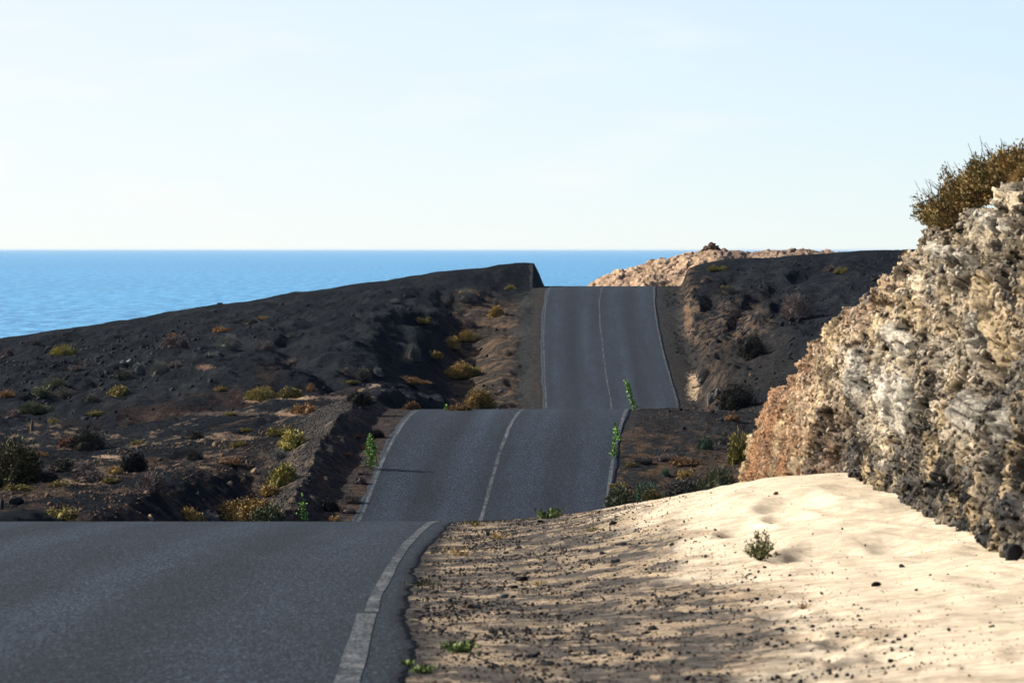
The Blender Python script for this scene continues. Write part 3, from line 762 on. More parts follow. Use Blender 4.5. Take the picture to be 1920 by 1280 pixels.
# ------------------------------------------------------------------ stones
ICO_V = None
def ico(sub, seed, flat=.7, rough_=.22):
    import bmesh
    bm = bmesh.new(); bmesh.ops.create_icosphere(bm, subdivisions=sub, radius=1.0)
    V = np.array([v.co[:] for v in bm.verts]); Fc = np.array([[v.index for v in f.verts] for f in bm.faces]); bm.free()
    r = np.random.RandomState(seed)
    # chip with random planes for an angular stone
    for k in range(9):
        n = r.normal(size=3); n /= np.linalg.norm(n); d = .42 + .4 * r.rand()
        s = V @ n; V = V - np.maximum(s - d, 0)[:, None] * n
    V = V * (1 + rough_ * .35 * fbm3(V[:, 0] * 2 + seed, V[:, 1] * 2, V[:, 2] * 2, 3, seed))[:, None]
    V = V * np.array([1, .8 + .3 * r.rand(), flat * (.8 + .4 * r.rand())])
    return V, Fc

def scatter_mesh(name, P, S, protos, seed, m, group_col=None):
    r = np.random.RandomState(seed); n = len(P); Vs = []; Fs = []; off = 0
    pick = r.randint(0, len(protos), n)
    for k, (pv, pf) in enumerate(protos):
        ids = np.where(pick == k)[0]
        if not len(ids): continue
        q = r.normal(size=(len(ids), 4)); q[:, 0] += 1.0; q /= np.linalg.norm(q, axis=1)[:, None]
        a, b, c, d = q.T
        Rm = np.stack([np.stack([1 - 2 * (c * c + d * d), 2 * (b * c - a * d), 2 * (b * d + a * c)], -1), np.stack([2 * (b * c + a * d), 1 - 2 * (b * b + d * d), 2 * (c * d - a * b)], -1),
                       np.stack([2 * (b * d - a * c), 2 * (c * d + a * b), 1 - 2 * (b * b + c * c)], -1)], 1)
        v = np.einsum('nij,kj->nki', Rm, pv) * S[ids][:, None, None] + P[ids][:, None, :]
        Vs.append(v.reshape(-1, 3)); f = pf[None] + (np.arange(len(ids)) * len(pv))[:, None, None] + off; Fs.append(f.reshape(-1, pf.shape[1])); off += len(ids) * len(pv)
    me = mesh_np(name, np.concatenate(Vs), None, np.concatenate(Fs))
    me.materials.append(m)
    return me

PEB = [ico(1, s, .6, .3) for s in range(5)]
rs = np.random.RandomState(4)
def scatter_xy(n, yr, ar, fn, smin, smax, power=2.5, seed=1):
    r = np.random.RandomState(seed)
    Y = yr[0] + (yr[1] - yr[0]) * r.rand(n * 3); a = ar[0] + (ar[1] - ar[0]) * r.rand(n * 3); X = road_x(Y) + a
    keep = r.rand(n * 3) < fn(X, Y, a); X, Y = X[keep][:n], Y[keep][:n]
    S = smin + (smax - smin) * r.rand(len(X)) ** power
    Z = height(X, Y) + S * .15
    return np.stack([X, Y, Z], 1), S

# loose dark gravel on the near sandy verge
P, S = scatter_xy(26000, (24, 76), (3.27, 7.4), lambda X, Y, a: np.clip(1.2 - .48 * (a - 3.5), .006, 1) * ss(-.15, .3, fbm2(X * 1.4, Y * .5, 3, 33) + .08), .0025, .023, 5.0, 11)
tag(link('gravel', scatter_mesh('gravel', P, S, PEB, 1, STONE['basalt'])), 'scattered dark gravel on the sandy verge beside the near road', 'gravel', kind='stuff')
P, S = scatter_xy(12000, (24, 76), (3.35, 6.6), lambda X, Y, a: np.clip(1.1 - .45 * (a - 3.5), .01, 1), .002, .016, 4, 12)
tag(link('gravel', scatter_mesh('pale_gravel', P, S, PEB, 2, STONE['brown'])), 'scattered brown gravel on the sandy verge beside the near road', 'gravel', kind='stuff')
# gravel berm
P, S = scatter_xy(4200, (127, 170), (-7.2, -4.2), lambda X, Y, a: np.exp(-((a + 5.0) / .6) ** 2), .012, .060, 3, 13)
tag(link('rubble', scatter_mesh('berm_rubble', P, S, PEB, 3, STONE['berm'])), 'grey gravel heaped in the long windrow left of the road', 'gravel', kind='stuff')
P, S = scatter_xy(3200, (112, 160), (-14, -5.6), lambda X, Y, a: np.clip(.3 + fbm2(X * .5, Y * .15, 3, 8), 0, 1), .012, .09, 5, 14)
tag(link('rubble', scatter_mesh('low_rubble', P, S, PEB, 4, STONE['brown'])), 'brown broken stones covering the low ground left of the windrow', 'rubble', kind='stuff')
# right verge and slopes
P, S = scatter_xy(6500, (137, 240), (3.5, 11), lambda X, Y, a: .6 + 0 * a, .01, .06, 4, 15)
tag(link('rubble', scatter_mesh('right_rubble', P, S, PEB, 5, STONE['brown'])), 'brown gravel on the bank right of the second rise', 'rubble', kind='stuff')
P, S = scatter_xy(5200, (215, 325), (3.6, 17), lambda X, Y, a: np.clip(.2 + fbm2(X * .4, Y * .1, 3, 81), 0, 1), .02, .15, 5, 16)
tag(link('rubble', scatter_mesh('far_right_rubble', P, S, PEB, 6, STONE['basalt'])), 'black lava rubble on the hill right of the far road', 'rubble', kind='stuff')
# fine gravel and clods of the same earth, everywhere the slopes are seen
def clods(name, ur, yr, n, smin, smax, power, seed, label, clear=3.34, dens=None, lo=1.0, hi=1.3):
    r = np.random.RandomState(seed)
    Y = yr[0] + (yr[1] - yr[0]) * r.rand(n); U = r.uniform(ur[0], ur[1], n); X = px(U, Y); a = X - road_x(Y)
    k = np.abs(a) > clear
    if dens is not None: k &= r.rand(n) < dens(U, Y, X, a)
    X, Y = X[k], Y[k]; S = smin + (smax - smin) * r.rand(len(X)) ** power
    Z0 = height(X, Y); P = np.stack([X, Y, Z0 + .1 * S], 1)
    me = scatter_mesh(name, P, S, [PEB[1], PEB[3]], seed, M_GROUND)
    pk = np.random.RandomState(seed).randint(0, 2, len(P)); order = np.concatenate([np.where(pk == 0)[0], np.where(pk == 1)[0]])
    cl = soil(X, Y, Z0) * (lo + hi * r.rand(len(X)) ** 2)[:, None]
    set_col(me, 'soil', np.repeat(cl[order], len(PEB[1][0]), axis=0))
    tag(link('gravel', me), label, 'gravel', kind='stuff')
clods('hill_gravel', (-60, 990), (196, 336), 80000, .010, .042, 4, 51, 'loose black gravel over the left hillside')
clods('flat_gravel', (-60, 790), (110, 196), 60000, .008, .04, 4, 52, 'loose gravel on the flats and bench left of the road')
clods('bank_gravel', (1120, 1480), (136, 215), 60000, .006, .03, 4, 53, 'loose gravel on the bank right of the second rise')
clods('far_right_gravel', (1220, 1760), (215, 336), 50000, .010, .042, 4, 54, 'loose gravel over the hill right of the far road')
clods('verge_clods', (700, 1960), (25, 75), 55000, .002, .011, 3, 55, 'sandy grit on the near verge', clear=3.24, lo=.3, hi=.9, dens=lambda U, Y, X, a: np.clip(1.2 - .35 * (a - 3.3), .16, 1))
# slabby lava rubble high on the left hill
r = np.random.RandomState(9); n = 5200
U_ = r.uniform(-60, 960, n * 2); Y_ = r.uniform(205, 318, n * 2)
dens = 1.0 * np.exp(-(((U_ - 235) / 170) ** 2 + ((Y_ - 282) / 24) ** 2)) + .5 * np.exp(-(((U_ - 90) / 160) ** 2 + ((Y_ - 262) / 26) ** 2)) + .07 + .5 * np.exp(-(((U_ - 690) / 90) ** 2 + ((Y_ - 224) / 7) ** 2))
k = r.rand(n * 2) < dens; U_, Y_ = U_[k][:n], Y_[k][:n]; X_ = px(U_, Y_)
S = .03 + .17 * r.rand(len(X_)) ** 3.5; Z_ = height(X_, Y_) + .1 * S
tag(link('rubble', scatter_mesh('hill_rubble', np.stack([X_, Y_, Z_], 1), S, PEB, 7, STONE['basalt'])), 'black slabby lava rubble strewn over the left hillside', 'rubble', kind='stuff')

# the small clasts that stud the cliff face
r = np.random.RandomState(77)
rowsel = np.where(cy > 34)[0]; n = 90000
ii = rowsel[r.randint(0, len(rowsel), n)]; jj = (r.rand(n) * (NT + 14)).astype(int)
P = np.stack([CXd[ii, jj], CYd[ii, jj], CZd[ii, jj]], 1) + r.normal(size=(n, 3)) * [.004, .03, .006]
fn_ = fine[ii, jj]
S = (.006 + .022 * r.rand(n) ** 2.5 + .05 * r.rand(n) ** 14) * (1 - .35 * fn_) * (1 - .5 * pale[ii, jj])
me = scatter_mesh('cliff_clasts', P, S, [PEB[0], PEB[2]], 78, M_CLIFF)
pk = np.random.RandomState(78).randint(0, 2, n); order = np.concatenate([np.where(pk == 0)[0], np.where(pk == 1)[0]])
q = r.rand(n)[:, None]; base = cc[ii, jj]; g_ = r.rand(n)[:, None]
cl = np.where(q < .15, np.array([.055, .055, .058]) * (.4 + 1.4 * g_), np.where(q < .55, np.array([.56, .48, .36]) * (.6 + .6 * g_), np.where(q < .72, np.array([.22, .20, .175]) * (.6 + .8 * g_), base * (.6 + .9 * g_))))
mixw = (.80 - .55 * fn_ - .6 * pale[ii, jj] - .35 * strk[ii, jj])[:, None] * (1 - .0 * q); cl = cl * mixw + base * (.7 + .7 * g_) * (1 - mixw)
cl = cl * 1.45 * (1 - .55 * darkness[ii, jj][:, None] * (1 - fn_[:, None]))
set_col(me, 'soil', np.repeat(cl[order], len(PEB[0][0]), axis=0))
tag(link('embedded_stones', me), 'small cream and grey stones studding the cliff face', 'rubble', kind='stuff')

# ------------------------------------------------------------------ vegetation meshes (unit radius 1, height 1)
def shrub_mesh(name, seed, kind, n, m, core=True):
    r = np.random.RandomState(seed)
    V = []; Q = []; fs = 1.0 if n < 1000 else (.75 if n < 2000 else .42)
    if kind == 'dome': K, ls, lw, spread = 5, .17, .022, .20
    elif kind == 'leafy': K, ls, lw, spread = 8, .15, .045, .42
    elif kind == 'flat': K, ls, lw, spread = 9, .15, .04, .60
    elif kind == 'open': K, ls, lw, spread = 7, .26, .03, .35
    ls *= fs; lw *= fs
    cen = np.stack([r.uniform(-1, 1, K) * spread, r.uniform(-1, 1, K) * spread, r.uniform(0, .12, K)], 1)
    rad = (1 - np.hypot(cen[:, 0], cen[:, 1])) * r.uniform(.72, 1.0, K); hgt = r.uniform(.6, 1.0, K) * (1 - cen[:, 2])
    if kind == 'flat': hgt *= r.uniform(.5, 1, K)
    hgt[0] = 1.0
    k = r.randint(0, K, n)
    th = r.uniform(0, 2 * np.pi, n); ph = np.arcsin(r.uniform(-.05, 1, n)); rr = r.uniform(.45, 1.0, n) ** .5
    if kind == 'open': rr = r.uniform(.15, 1.0, n) ** .6
    rr = rr * (1 + .14 * np.sin(th * 3 + k) * np.cos(ph * 4 + k))
    d = np.stack([np.cos(th) * np.cos(ph), np.sin(th) * np.cos(ph), np.sin(ph)], 1)
    p = cen[k] + d * np.stack([rad[k], rad[k], hgt[k]], 1) * rr[:, None]
    p[:, 2] = np.maximum(p[:, 2], .01)
    dr = d * np.array([1, 1, .8]) + r.normal(size=(n, 3)) * (.55 if kind != 'dome' else .35) + np.array([0, 0, .35]); dr /= np.linalg.norm(dr, axis=1)[:, None]
    sd = np.cross(dr, r.normal(size=(n, 3))); sd /= np.linalg.norm(sd, axis=1)[:, None] + 1e-9
    L = ls * r.uniform(.5, 1.3, n)[:, None]; wd = lw * r.uniform(.6, 1.4, n)[:, None]
    b = p - dr * L * .5; tip = p + dr * L * .5
    V = np.stack([b - sd * wd * .6, b + sd * wd * .6, p + sd * wd + dr * L * .15, tip, p - sd * wd + dr * L * .15], 1)
    base = np.arange(n)[:, None] * 5
    Q = np.concatenate([base + np.array([0, 1, 2, 4])]); T = base + np.array([4, 2, 3])
    V = V.reshape(-1, 3)
    if core:
        for i in range(K):
            cv, cf_ = ico(2, seed * 7 + i, 1.0, .5)
            cv = cen[i] + cv * np.array([rad[i], rad[i], hgt[i]]) * (.66 if kind != 'open' else .3)
            cv[:, 2] = np.maximum(cv[:, 2], -.05)
            T = np.concatenate([T, cf_ + len(V)]); V = np.concatenate([V, cv])
    me = mesh_np(name, V, Q, T); me.materials.append(m)
    return me
_cache = {}
def shrub(kind, colour, variant, size):
    n = 999 if size < .45 else (1999 if size < 1.0 else 6500)
    if kind == 'open': n = int(n * .7)
    key = (kind, colour, variant, n)
    if key not in _cache: _cache[key] = shrub_mesh(f'{colour}_{kind}_bush', variant * 13 + len(kind), kind, n, LEAF[colour])
    return _cache[key]

brng = random.Random(3)
def bush(u, v, w, h, kind, colour, label, cat='bush', group=None, ymin=110):
    """one bush: centre column, base row, width and height as seen"""
    p = at(u, v, ymin)
    W_ = w * p.y / F; H_ = h * p.y / F
    o = bpy.data.objects.new('bush' if cat == 'bush' else cat.replace(' ', '_'), shrub(kind, colour, brng.randint(0, 3), W_)); COL.objects.link(o)
    o.location = (p.x, p.y, p.z - .04 * H_); o.scale = (W_ * (.66 if kind == 'leafy' else .58), W_ * .58 * brng.uniform(.8, 1.15), H_ * 1.08); o.rotation_euler = (0, 0, brng.uniform(0, 6.28))
    return tag(o, label, cat, group)

GL = 'bushes scattered over the left hillside and flats'; GR = 'bushes on the bank right of the road'; GV_ = 'small bushes on the left road verge'
BUSHES = [
 (10, 910, 128, 86, 'leafy', 'shade', 'tall dark green shrub cut off by the left edge of the photo', GL),
 (38, 918, 60, 13, 'flat', 'olive', 'low olive fringe at the foot of the tall shrub at the left edge', GL),
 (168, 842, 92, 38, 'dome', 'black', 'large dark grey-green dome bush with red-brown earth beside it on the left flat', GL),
 (128, 836, 46, 20, 'flat', 'red', 'red-brown dry bush against the left side of the large dark dome', GL),
 (118, 882, 52, 24, 'leafy', 'black', 'dark wide bush between the tall edge shrub and the purple-grey mound', GL),
 (88, 903, 46, 20, 'leafy', 'black', 'dark low bush touching the right foot of the tall edge shrub', GL),
 (164, 903, 74, 21, 'dome', 'purple', 'smooth purple-grey mound bush on pale sand, low at left', GL),
 (150, 884, 50, 18, 'dome', 'purple', 'small purple-brown mound just behind the smooth purple-grey mound', GL),
 (250, 883, 50, 37, 'leafy', 'black', 'near-black upright bush with a golden tuft at its left foot', GL),
 (216, 888, 28, 15, 'flat', 'gold', 'golden tuft at the left foot of the near-black upright bush', GL),
 (208, 904, 34, 10, 'flat', 'olive', 'low olive patch right of the purple-grey mound', GL),
 (108, 912, 44, 12, 'flat', 'olive', 'thin olive patch left of the purple-grey mound', GL),
 (288, 922, 64, 42, 'dome', 'purple', 'round purple-brown twiggy bush beside a pale stone, lower left', GL),
 (102, 728, 46, 18, 'leafy', 'green', 'dark olive bush uppermost of the cluster on the left slope', GL),
 (73, 744, 42, 18, 'leafy', 'green', 'dark olive bush left in the cluster on the left slope', GL),
 (122, 748, 46, 20, 'leafy', 'dark', 'dark bush right in the cluster on the left slope', GL),
 (13, 745, 34, 15, 'flat', 'brown', 'brown low bush on the slope at the left edge', GL),
 (68, 774, 58, 20, 'leafy', 'green', 'broad dark olive bush lowest of the cluster on the left slope', GL),
 (22, 784, 40, 16, 'dome', 'purple', 'dull purple mound low at the left edge above the ravine', GL),
 (170, 755, 38, 15, 'dome', 'dark', 'small dark dome between the slope cluster and the olive-topped bush', GL),
 (222, 744, 46, 22, 'leafy', 'olive', 'bush with olive top and grey base above the ravine', GL),
 (177, 780, 34, 12, 'flat', 'olive', 'low olive bush on the ravine lip at left', GL),
 (100, 793, 28, 9, 'flat', 'olive', 'tiny olive bush near the ravine bottom at left', GL),
 (146, 693, 30, 10, 'flat', 'purple', 'faint purple patch of scrub in the rubble below the yellow bush', GL),
 (230, 712, 42, 20, 'dome', 'dark', 'dark rounded bush leftmost of three in a row on the slope', GL),
 (262, 702, 36, 22, 'dome', 'grey', 'grey fuzzy bush in the middle of three in a row', GL),
 (299, 706, 48, 28, 'dome', 'grey', 'large grey dome, rightmost of three in a row on the slope', GL),
 (326, 690, 34, 14, 'flat', 'purple', 'brownish scrub just right of the large grey dome', GL),
 (117, 666, 54, 22, 'flat', 'yellow', 'bright yellow-green bush high on the left rubble slope', GL),
 (12, 670, 30, 18, 'dome', 'purple', 'dull bush on the upper slope at the left edge', GL),
 (66, 646, 26, 10, 'dome', 'dark', 'small dark bush upper left below the ridge', GL),
 (328, 650, 46, 22, 'leafy', 'purple', 'brown-topped grey bush among the rubble on the left hill', GL),
 (322, 632, 24, 8, 'flat', 'brown', 'rusty tuft on top of the rubble field', GL),
 (415, 622, 36, 11, 'flat', 'brown', 'small tan-brown bush high on the left hill', GL),
 (428, 651, 52, 24, 'dome', 'grey', 'large solitary grey dome in the middle of the left hill', GL),
 (469, 608, 32, 12, 'dome', 'dark', 'dark scrub mound beside the small gold tuft on the upper hill', GL),
 (494, 600, 26, 8, 'flat', 'gold', 'small gold tuft on the upper hill', GL),
 (497, 655, 36, 16, 'dome', 'purple', 'brown dome bush right of the large solitary grey dome', GL),
 (546, 634, 26, 10, 'dome', 'dark', 'small dark hump bush in the middle of the hill', GL),
 (398, 670, 30, 12, 'flat', 'grey', 'pale grey scrub below the large solitary grey dome', GL),
 (552, 683, 46, 14, 'flat', 'purple', 'flat brown scrub on the reddish spur', GL),
 (412, 733, 30, 9, 'flat', 'gold', 'yellowish tuft on top of the red undercut bank', GL),
 (488, 752, 60, 26, 'leafy', 'olive', 'olive bush spilling down in front of the reddish spur', GL),
 (543, 746, 46, 22, 'leafy', 'olive', 'olive-gold bush on pale sand right of the reddish spur', GL),
 (581, 734, 18, 16, 'open', 'brown', 'thin brown bush right of the olive-gold bush', GL),
 (571, 776, 46, 22, 'leafy', 'brown', 'orange-brown bush on sand on the left bench', GL),
 (431, 779, 28, 9, 'flat', 'olive', 'small low olive bush in the middle of the left bench', GL),
 (527, 815, 50, 20, 'flat', 'olive', 'wide olive-brown bush above the yellow-green one by the windrow', GL),
 (548, 840, 66, 34, 'leafy', 'yellow', 'large yellow-green bush on the upper flank of the gravel windrow', GL),
 (523, 862, 38, 20, 'dome', 'grey', 'grey-brown mound below the large yellow-green bush', GL),
 (447, 838, 40, 15, 'flat', 'olive', 'low olive bush on sand in the centre of the flat', GL),
 (462, 808, 26, 7, 'flat', 'olive', 'faint olive patch above the low bush on sand', GL),
 (367, 823, 34, 16, 'dome', 'black', 'small dark bush alone on the bench', GL),
 (366, 863, 36, 20, 'dome', 'black', 'dark round bush alone on the flat below the bench', GL),
 (258, 833, 34, 9, 'flat', 'olive', 'flat olive bush right of the large dark dome', GL),
 (430, 870, 50, 12, 'flat', 'brown', 'dull brown scrub beside the gravel windrow', GL),
 (527, 910, 56, 44, 'leafy', 'yellow', 'bright yellow-green bushy shrub on the lower flank of the windrow', GL),
 (508, 928, 48, 20, 'leafy', 'gold', 'golden scrub at the foot of the bright yellow-green shrub', GL),
 (462, 980, 128, 46, 'leafy', 'gold', 'broad golden bush right behind the near crest of the road', GL),
 (500, 984, 60, 40, 'leafy', 'green', 'dark green bush joined to the right side of the broad golden bush', GL),
 (360, 980, 50, 30, 'leafy', 'gold', 'smaller golden bush left of the broad golden bush behind the crest', GL),
 (392, 980, 40, 24, 'flat', 'grey', 'grey scrub between the two golden bushes behind the crest', GL),
 (112, 980, 64, 24, 'leafy', 'olive', 'brown-olive bush behind the near crest far left', GL),
 (72, 855, 44, 12, 'flat', 'brown', 'tan-brown scrub between the edge shrub and the large dark dome', GL),
 (875, 566, 42, 24, 'dome', 'grey', 'grey dome with a gold crown below the top of the left ridge', GL),
 (873, 552, 34, 9, 'flat', 'gold', 'gold crown scrub on the uphill side of the grey dome', GL),
 (740, 569, 24, 9, 'dome', 'grey', 'small pale grey bush high on the left ridge', GL),
 (792, 607, 34, 13, 'flat', 'olive', 'olive tuft inside the dark hollow of the left hill', GL),
 (930, 593, 30, 21, 'leafy', 'gold', 'gold-brown bush on the bank top left of the far road', GL),
 (881, 617, 28, 20, 'dome', 'purple', 'dull grey bush at the hollow edge left of the far road', GL),
 (775, 676, 44, 30, 'dome', 'grey', 'large fuzzy grey bush at the ravine head', GL),
 (680, 711, 42, 22, 'dome', 'dark', 'dark grey-green bush in the ravine below the hill', GL),
 (708, 706, 26, 16, 'dome', 'grey', 'small grey bush right of the dark one in the ravine', GL),
 (648, 704, 22, 14, 'dome', 'purple', 'small brownish bush left of the dark one in the ravine', GL),
 (848, 655, 34, 22, 'leafy', 'gold', 'orange-gold bush, middle of three down the tan slope', GL),
 (880, 640, 38, 20, 'leafy', 'gold', 'orange-gold bush, top of three down the tan slope', GL),
 (815, 672, 34, 16, 'flat', 'gold', 'orange-gold bush, bottom of three down the tan slope', GL),
 (860, 709, 56, 30, 'leafy', 'gold', 'large golden bush on the tan slope left of the far road', GL),
 (886, 702, 40, 18, 'flat', 'olive', 'low olive bush joined to the right of the large golden bush', GL),
 (770, 720, 74, 15, 'flat', 'brown', 'long low brown and green scrub on the bench', GL),
 (660, 720, 30, 7, 'flat', 'olive', 'thin yellow-green scrub below the ravine bushes', GL),
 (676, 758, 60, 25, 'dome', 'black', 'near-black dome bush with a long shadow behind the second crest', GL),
 (771, 768, 34, 16, 'leafy', 'brown', 'orange-brown bush peeping over the second crest', GL),
 (895, 764, 62, 34, 'leafy', 'gold', 'large gold bush beside sand at the bottom of the tan slope', GL),
 (862, 770, 50, 16, 'flat', 'brown', 'orange-brown low scrub left of the large gold bush at the slope foot', GL),
 (957, 543, 24, 10, 'flat', 'olive', 'small olive bush below the cut end of the left ridge', GL),
 (955, 667, 16, 10, 'dome', 'dark', 'tiny dark bush on the tan slope beside the far verge', GL),
 # verge
 (703, 820, 32, 17, 'leafy', 'black', 'dark bush touching the left edge line behind the tall green sapling', GV_),
 (690, 842, 26, 7, 'flat', 'red', 'low red-brown tuft between the dark bush and the sapling', GV_),
 (678, 890, 24, 9, 'flat', 'purple', 'flat dark tuft just below the tall sapling on the verge', GV_),
 (674, 906, 26, 12, 'leafy', 'purple', 'small purplish tuft second below the tall sapling', GV_),
 (662, 944, 36, 17, 'dome', 'purple', 'round dark reddish bush at the road edge near the near crest', GV_),
 (617, 957, 42, 21, 'leafy', 'black', 'dark spiky bush left of the round reddish bush on the verge', GV_),
 (652, 962, 30, 13, 'flat', 'purple', 'low dark tuft below the round reddish bush', GV_),
 (627, 978, 28, 11, 'flat', 'gold', 'small golden tuft right above the near crest', GV_),
 (668, 820, 26, 6, 'flat', 'red', 'flat rusty patch left of the dark bush at the edge line', GV_),
 (650, 855, 24, 6, 'flat', 'red', 'flat rusty patch beside the windrow shadow', GV_),
 # right
 (1345, 507, 34, 11, 'flat', 'yellow', 'yellow-green bush high on the hill right of the far road', GR),
 (1325, 530, 32, 13, 'dome', 'purple', 'dull brown bush on the bank below the yellow-green one', GR),
 (1364, 552, 44, 16, 'dome', 'dark', 'dark bush with a yellow top on the right hill spur', GR),
 (1358, 541, 20, 7, 'flat', 'yellow', 'yellow tuft crowning the dark bush on the right spur', GR),
 (1490, 597, 76, 46, 'dome', 'purple', 'big grey-purple twiggy bush above boulders on the right hill', GR),
 (1415, 669, 64, 42, 'dome', 'black', 'wide dark brown bush in the middle of the right slope', GR),
 (1380, 597, 28, 20, 'dome', 'purple', 'small grey-brown bush beside the pale knobby rock', GR),
 (1318, 719, 32, 26, 'dome', 'grey', 'grey ball-shaped bush on the broken cut right of the far road', GR),
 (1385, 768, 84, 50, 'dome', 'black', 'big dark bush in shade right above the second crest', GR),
 (1372, 788, 30, 14, 'flat', 'brown', 'orange dry grass clump below the big shaded bush', GR),
 (1577, 513, 36, 13, 'flat', 'olive', 'olive-brown bush near the skyline of the right hill', GR),
 (1555, 509, 32, 11, 'dome', 'purple', 'dull grey bush left of the skyline olive-brown bush', GR),
 (1388, 868, 50, 66, 'open', 'yellow', 'loose upright yellow-green bush at the end of the cliff', GR),
 (1322, 842, 34, 27, 'dome', 'teal', 'round grey-green bush on the brown right bank', GR),
 (1352, 832, 24, 14, 'dome', 'dark', 'small dark bush right of the round grey-green one', GR),
 (1345, 924, 84, 52, 'dome', 'green', 'large dark green bush against the foot of the cliff end', GR),
 (1288, 930, 84, 34, 'leafy', 'dark', 'brown-green scrub linking the teal bush and the large dark one', GR),
 (1165, 952, 66, 42, 'dome', 'green', 'grey-green bush nearest the right edge line behind the sand crest', GR),
 (1212, 944, 66, 38, 'dome', 'teal', 'blue-green rounded bush behind the sand crest', GR),
 (1221, 946, 40, 30, 'leafy', 'olive', 'light olive bush in front of the blue-green one', GR),
 (1283, 900, 46, 22, 'open', 'gold', 'yellow-orange wispy bush on the brown right bank', GR),
 (1248, 863, 46, 13, 'flat', 'purple', 'flat dark brown scrub on the right bank', GR),
 (1285, 872, 60, 16, 'flat', 'brown', 'broad brown scrub above the wispy yellow bush', GR),
 (1247, 892, 22, 16, 'dome', 'teal', 'small pale green tuft left of the wispy yellow bush', GR),
 (1205, 869, 34, 10, 'flat', 'dark', 'small dark scrub left of the flat brown scrub', GR),
 (1183, 875, 24, 9, 'flat', 'olive', 'tiny olive tuft close to the right road edge', GR),
 (1160, 915, 34, 12, 'flat', 'olive', 'olive scrub at the road edge above the sand crest', GR),
 (1170, 935, 30, 14, 'dome', 'dark', 'dark grey scrub above the grey-green bush at the edge line', GR),
]
for b in BUSHES: bush(*b[:7], group=b[7])

# green saplings: stem + leafy parts
def sapling(u, v, w, h, lean, label, ymin=110, n=170, yellow=False, tall_=True):
    p = at(u, v, ymin); H_ = h * p.y / F; W_ = w * p.y / F
    e = bpy.data.objects.new('sapling', None); COL.objects.link(e); e.location = (p.x, p.y, p.z - .02)
    tag(e, label, 'sapling', 'fresh green saplings along the road edges')
    r = np.random.RandomState(int(u)); V = []; Fq = []
    ns = 3 if tall_ else 5
    tips = []
    def tube(pts, rads):
        off = len(V)
        for (q, rd_) in zip(pts, rads):
            for k in range(5): V.append((q[0] + rd_ * math.cos(k * 1.2566), q[1] + rd_ * math.sin(k * 1.2566), q[2]))
        for i in range(len(pts) - 1):
            for k in range(5): Fq.append((off + i * 5 + k, off + i * 5 + (k + 1) % 5, off + i * 5 + 5 + (k + 1) % 5, off + i * 5 + 5 + k))
    lines = []
    for s in range(ns):
        off = (r.rand() - .5) * W_ * .7; hh = H_ * r.uniform(.6, 1.0) if s else H_
        pts = [np.array([off * .3 * (1 - t_) + off * t_ + lean * W_ * t_ ** 1.3, (r.rand() - .5) * .03, hh * t_]) for t_ in np.linspace(0, 1, 8)]
        lines.append(pts); tube(pts, np.linspace(.008, .003, 8))
    link('stem', mesh_np('sapling_stem', np.array(V), Fq), M_TWIG, e)
    pos = []
    for i in range(n):
        L_ = lines[r.randint(ns)]; t_ = r.uniform(.12 if not yellow else .05, 1) * 7; k = min(int(t_), 6); q = L_[k] + (L_[k + 1] - L_[k]) * (t_ - k)
        pos.append(q + np.array([r.normal() * W_ * .2 * (1.15 - t_ / 9), r.normal() * W_ * .2, r.normal() * .02]))
    pos = np.array(pos); dr = r.normal(size=(n, 3)) + [0, 0, .3]; dr /= np.linalg.norm(dr, axis=1)[:, None]
    sd = np.cross(dr, r.normal(size=(n, 3))); sd /= np.linalg.norm(sd, axis=1)[:, None]
    L = .06 * r.uniform(.6, 1.4, n)[:, None] * (1 if tall_ else .7); wd = L * .42
    LV = np.stack([pos, pos + dr * L * .5 + sd * wd, pos + dr * L, pos + dr * L * .5 - sd * wd], 1).reshape(-1, 3)
    me = mesh_np('sapling_leaves', LV, np.arange(n * 4).reshape(-1, 4)); me.materials.append(LEAF['sprout'])
    link('leaves', me, None, e)
    return e
sapling(697, 880, 30, 68, .05, 'tallest bright green sapling at the left edge line of the second rise', n=420)
sapling(571, 979, 24, 56, .05, 'thin green sapling rising over the near crest left of the verge', n=110)
sapling(1190, 768, 16, 54, -.9, 'green sapling leaning left on the second crest, in front of the far road', n=240, yellow=True)
sapling(1151, 858, 16, 36, .1, 'lower green sapling on the right edge line of the second rise', n=130)
sapling(1158, 828, 18, 40, -.2, 'upper pale green sapling on the right edge line of the second rise', n=120)
sapling(833, 770, 12, 12, 0, 'tiny green sprout poking over the second crest', n=30)

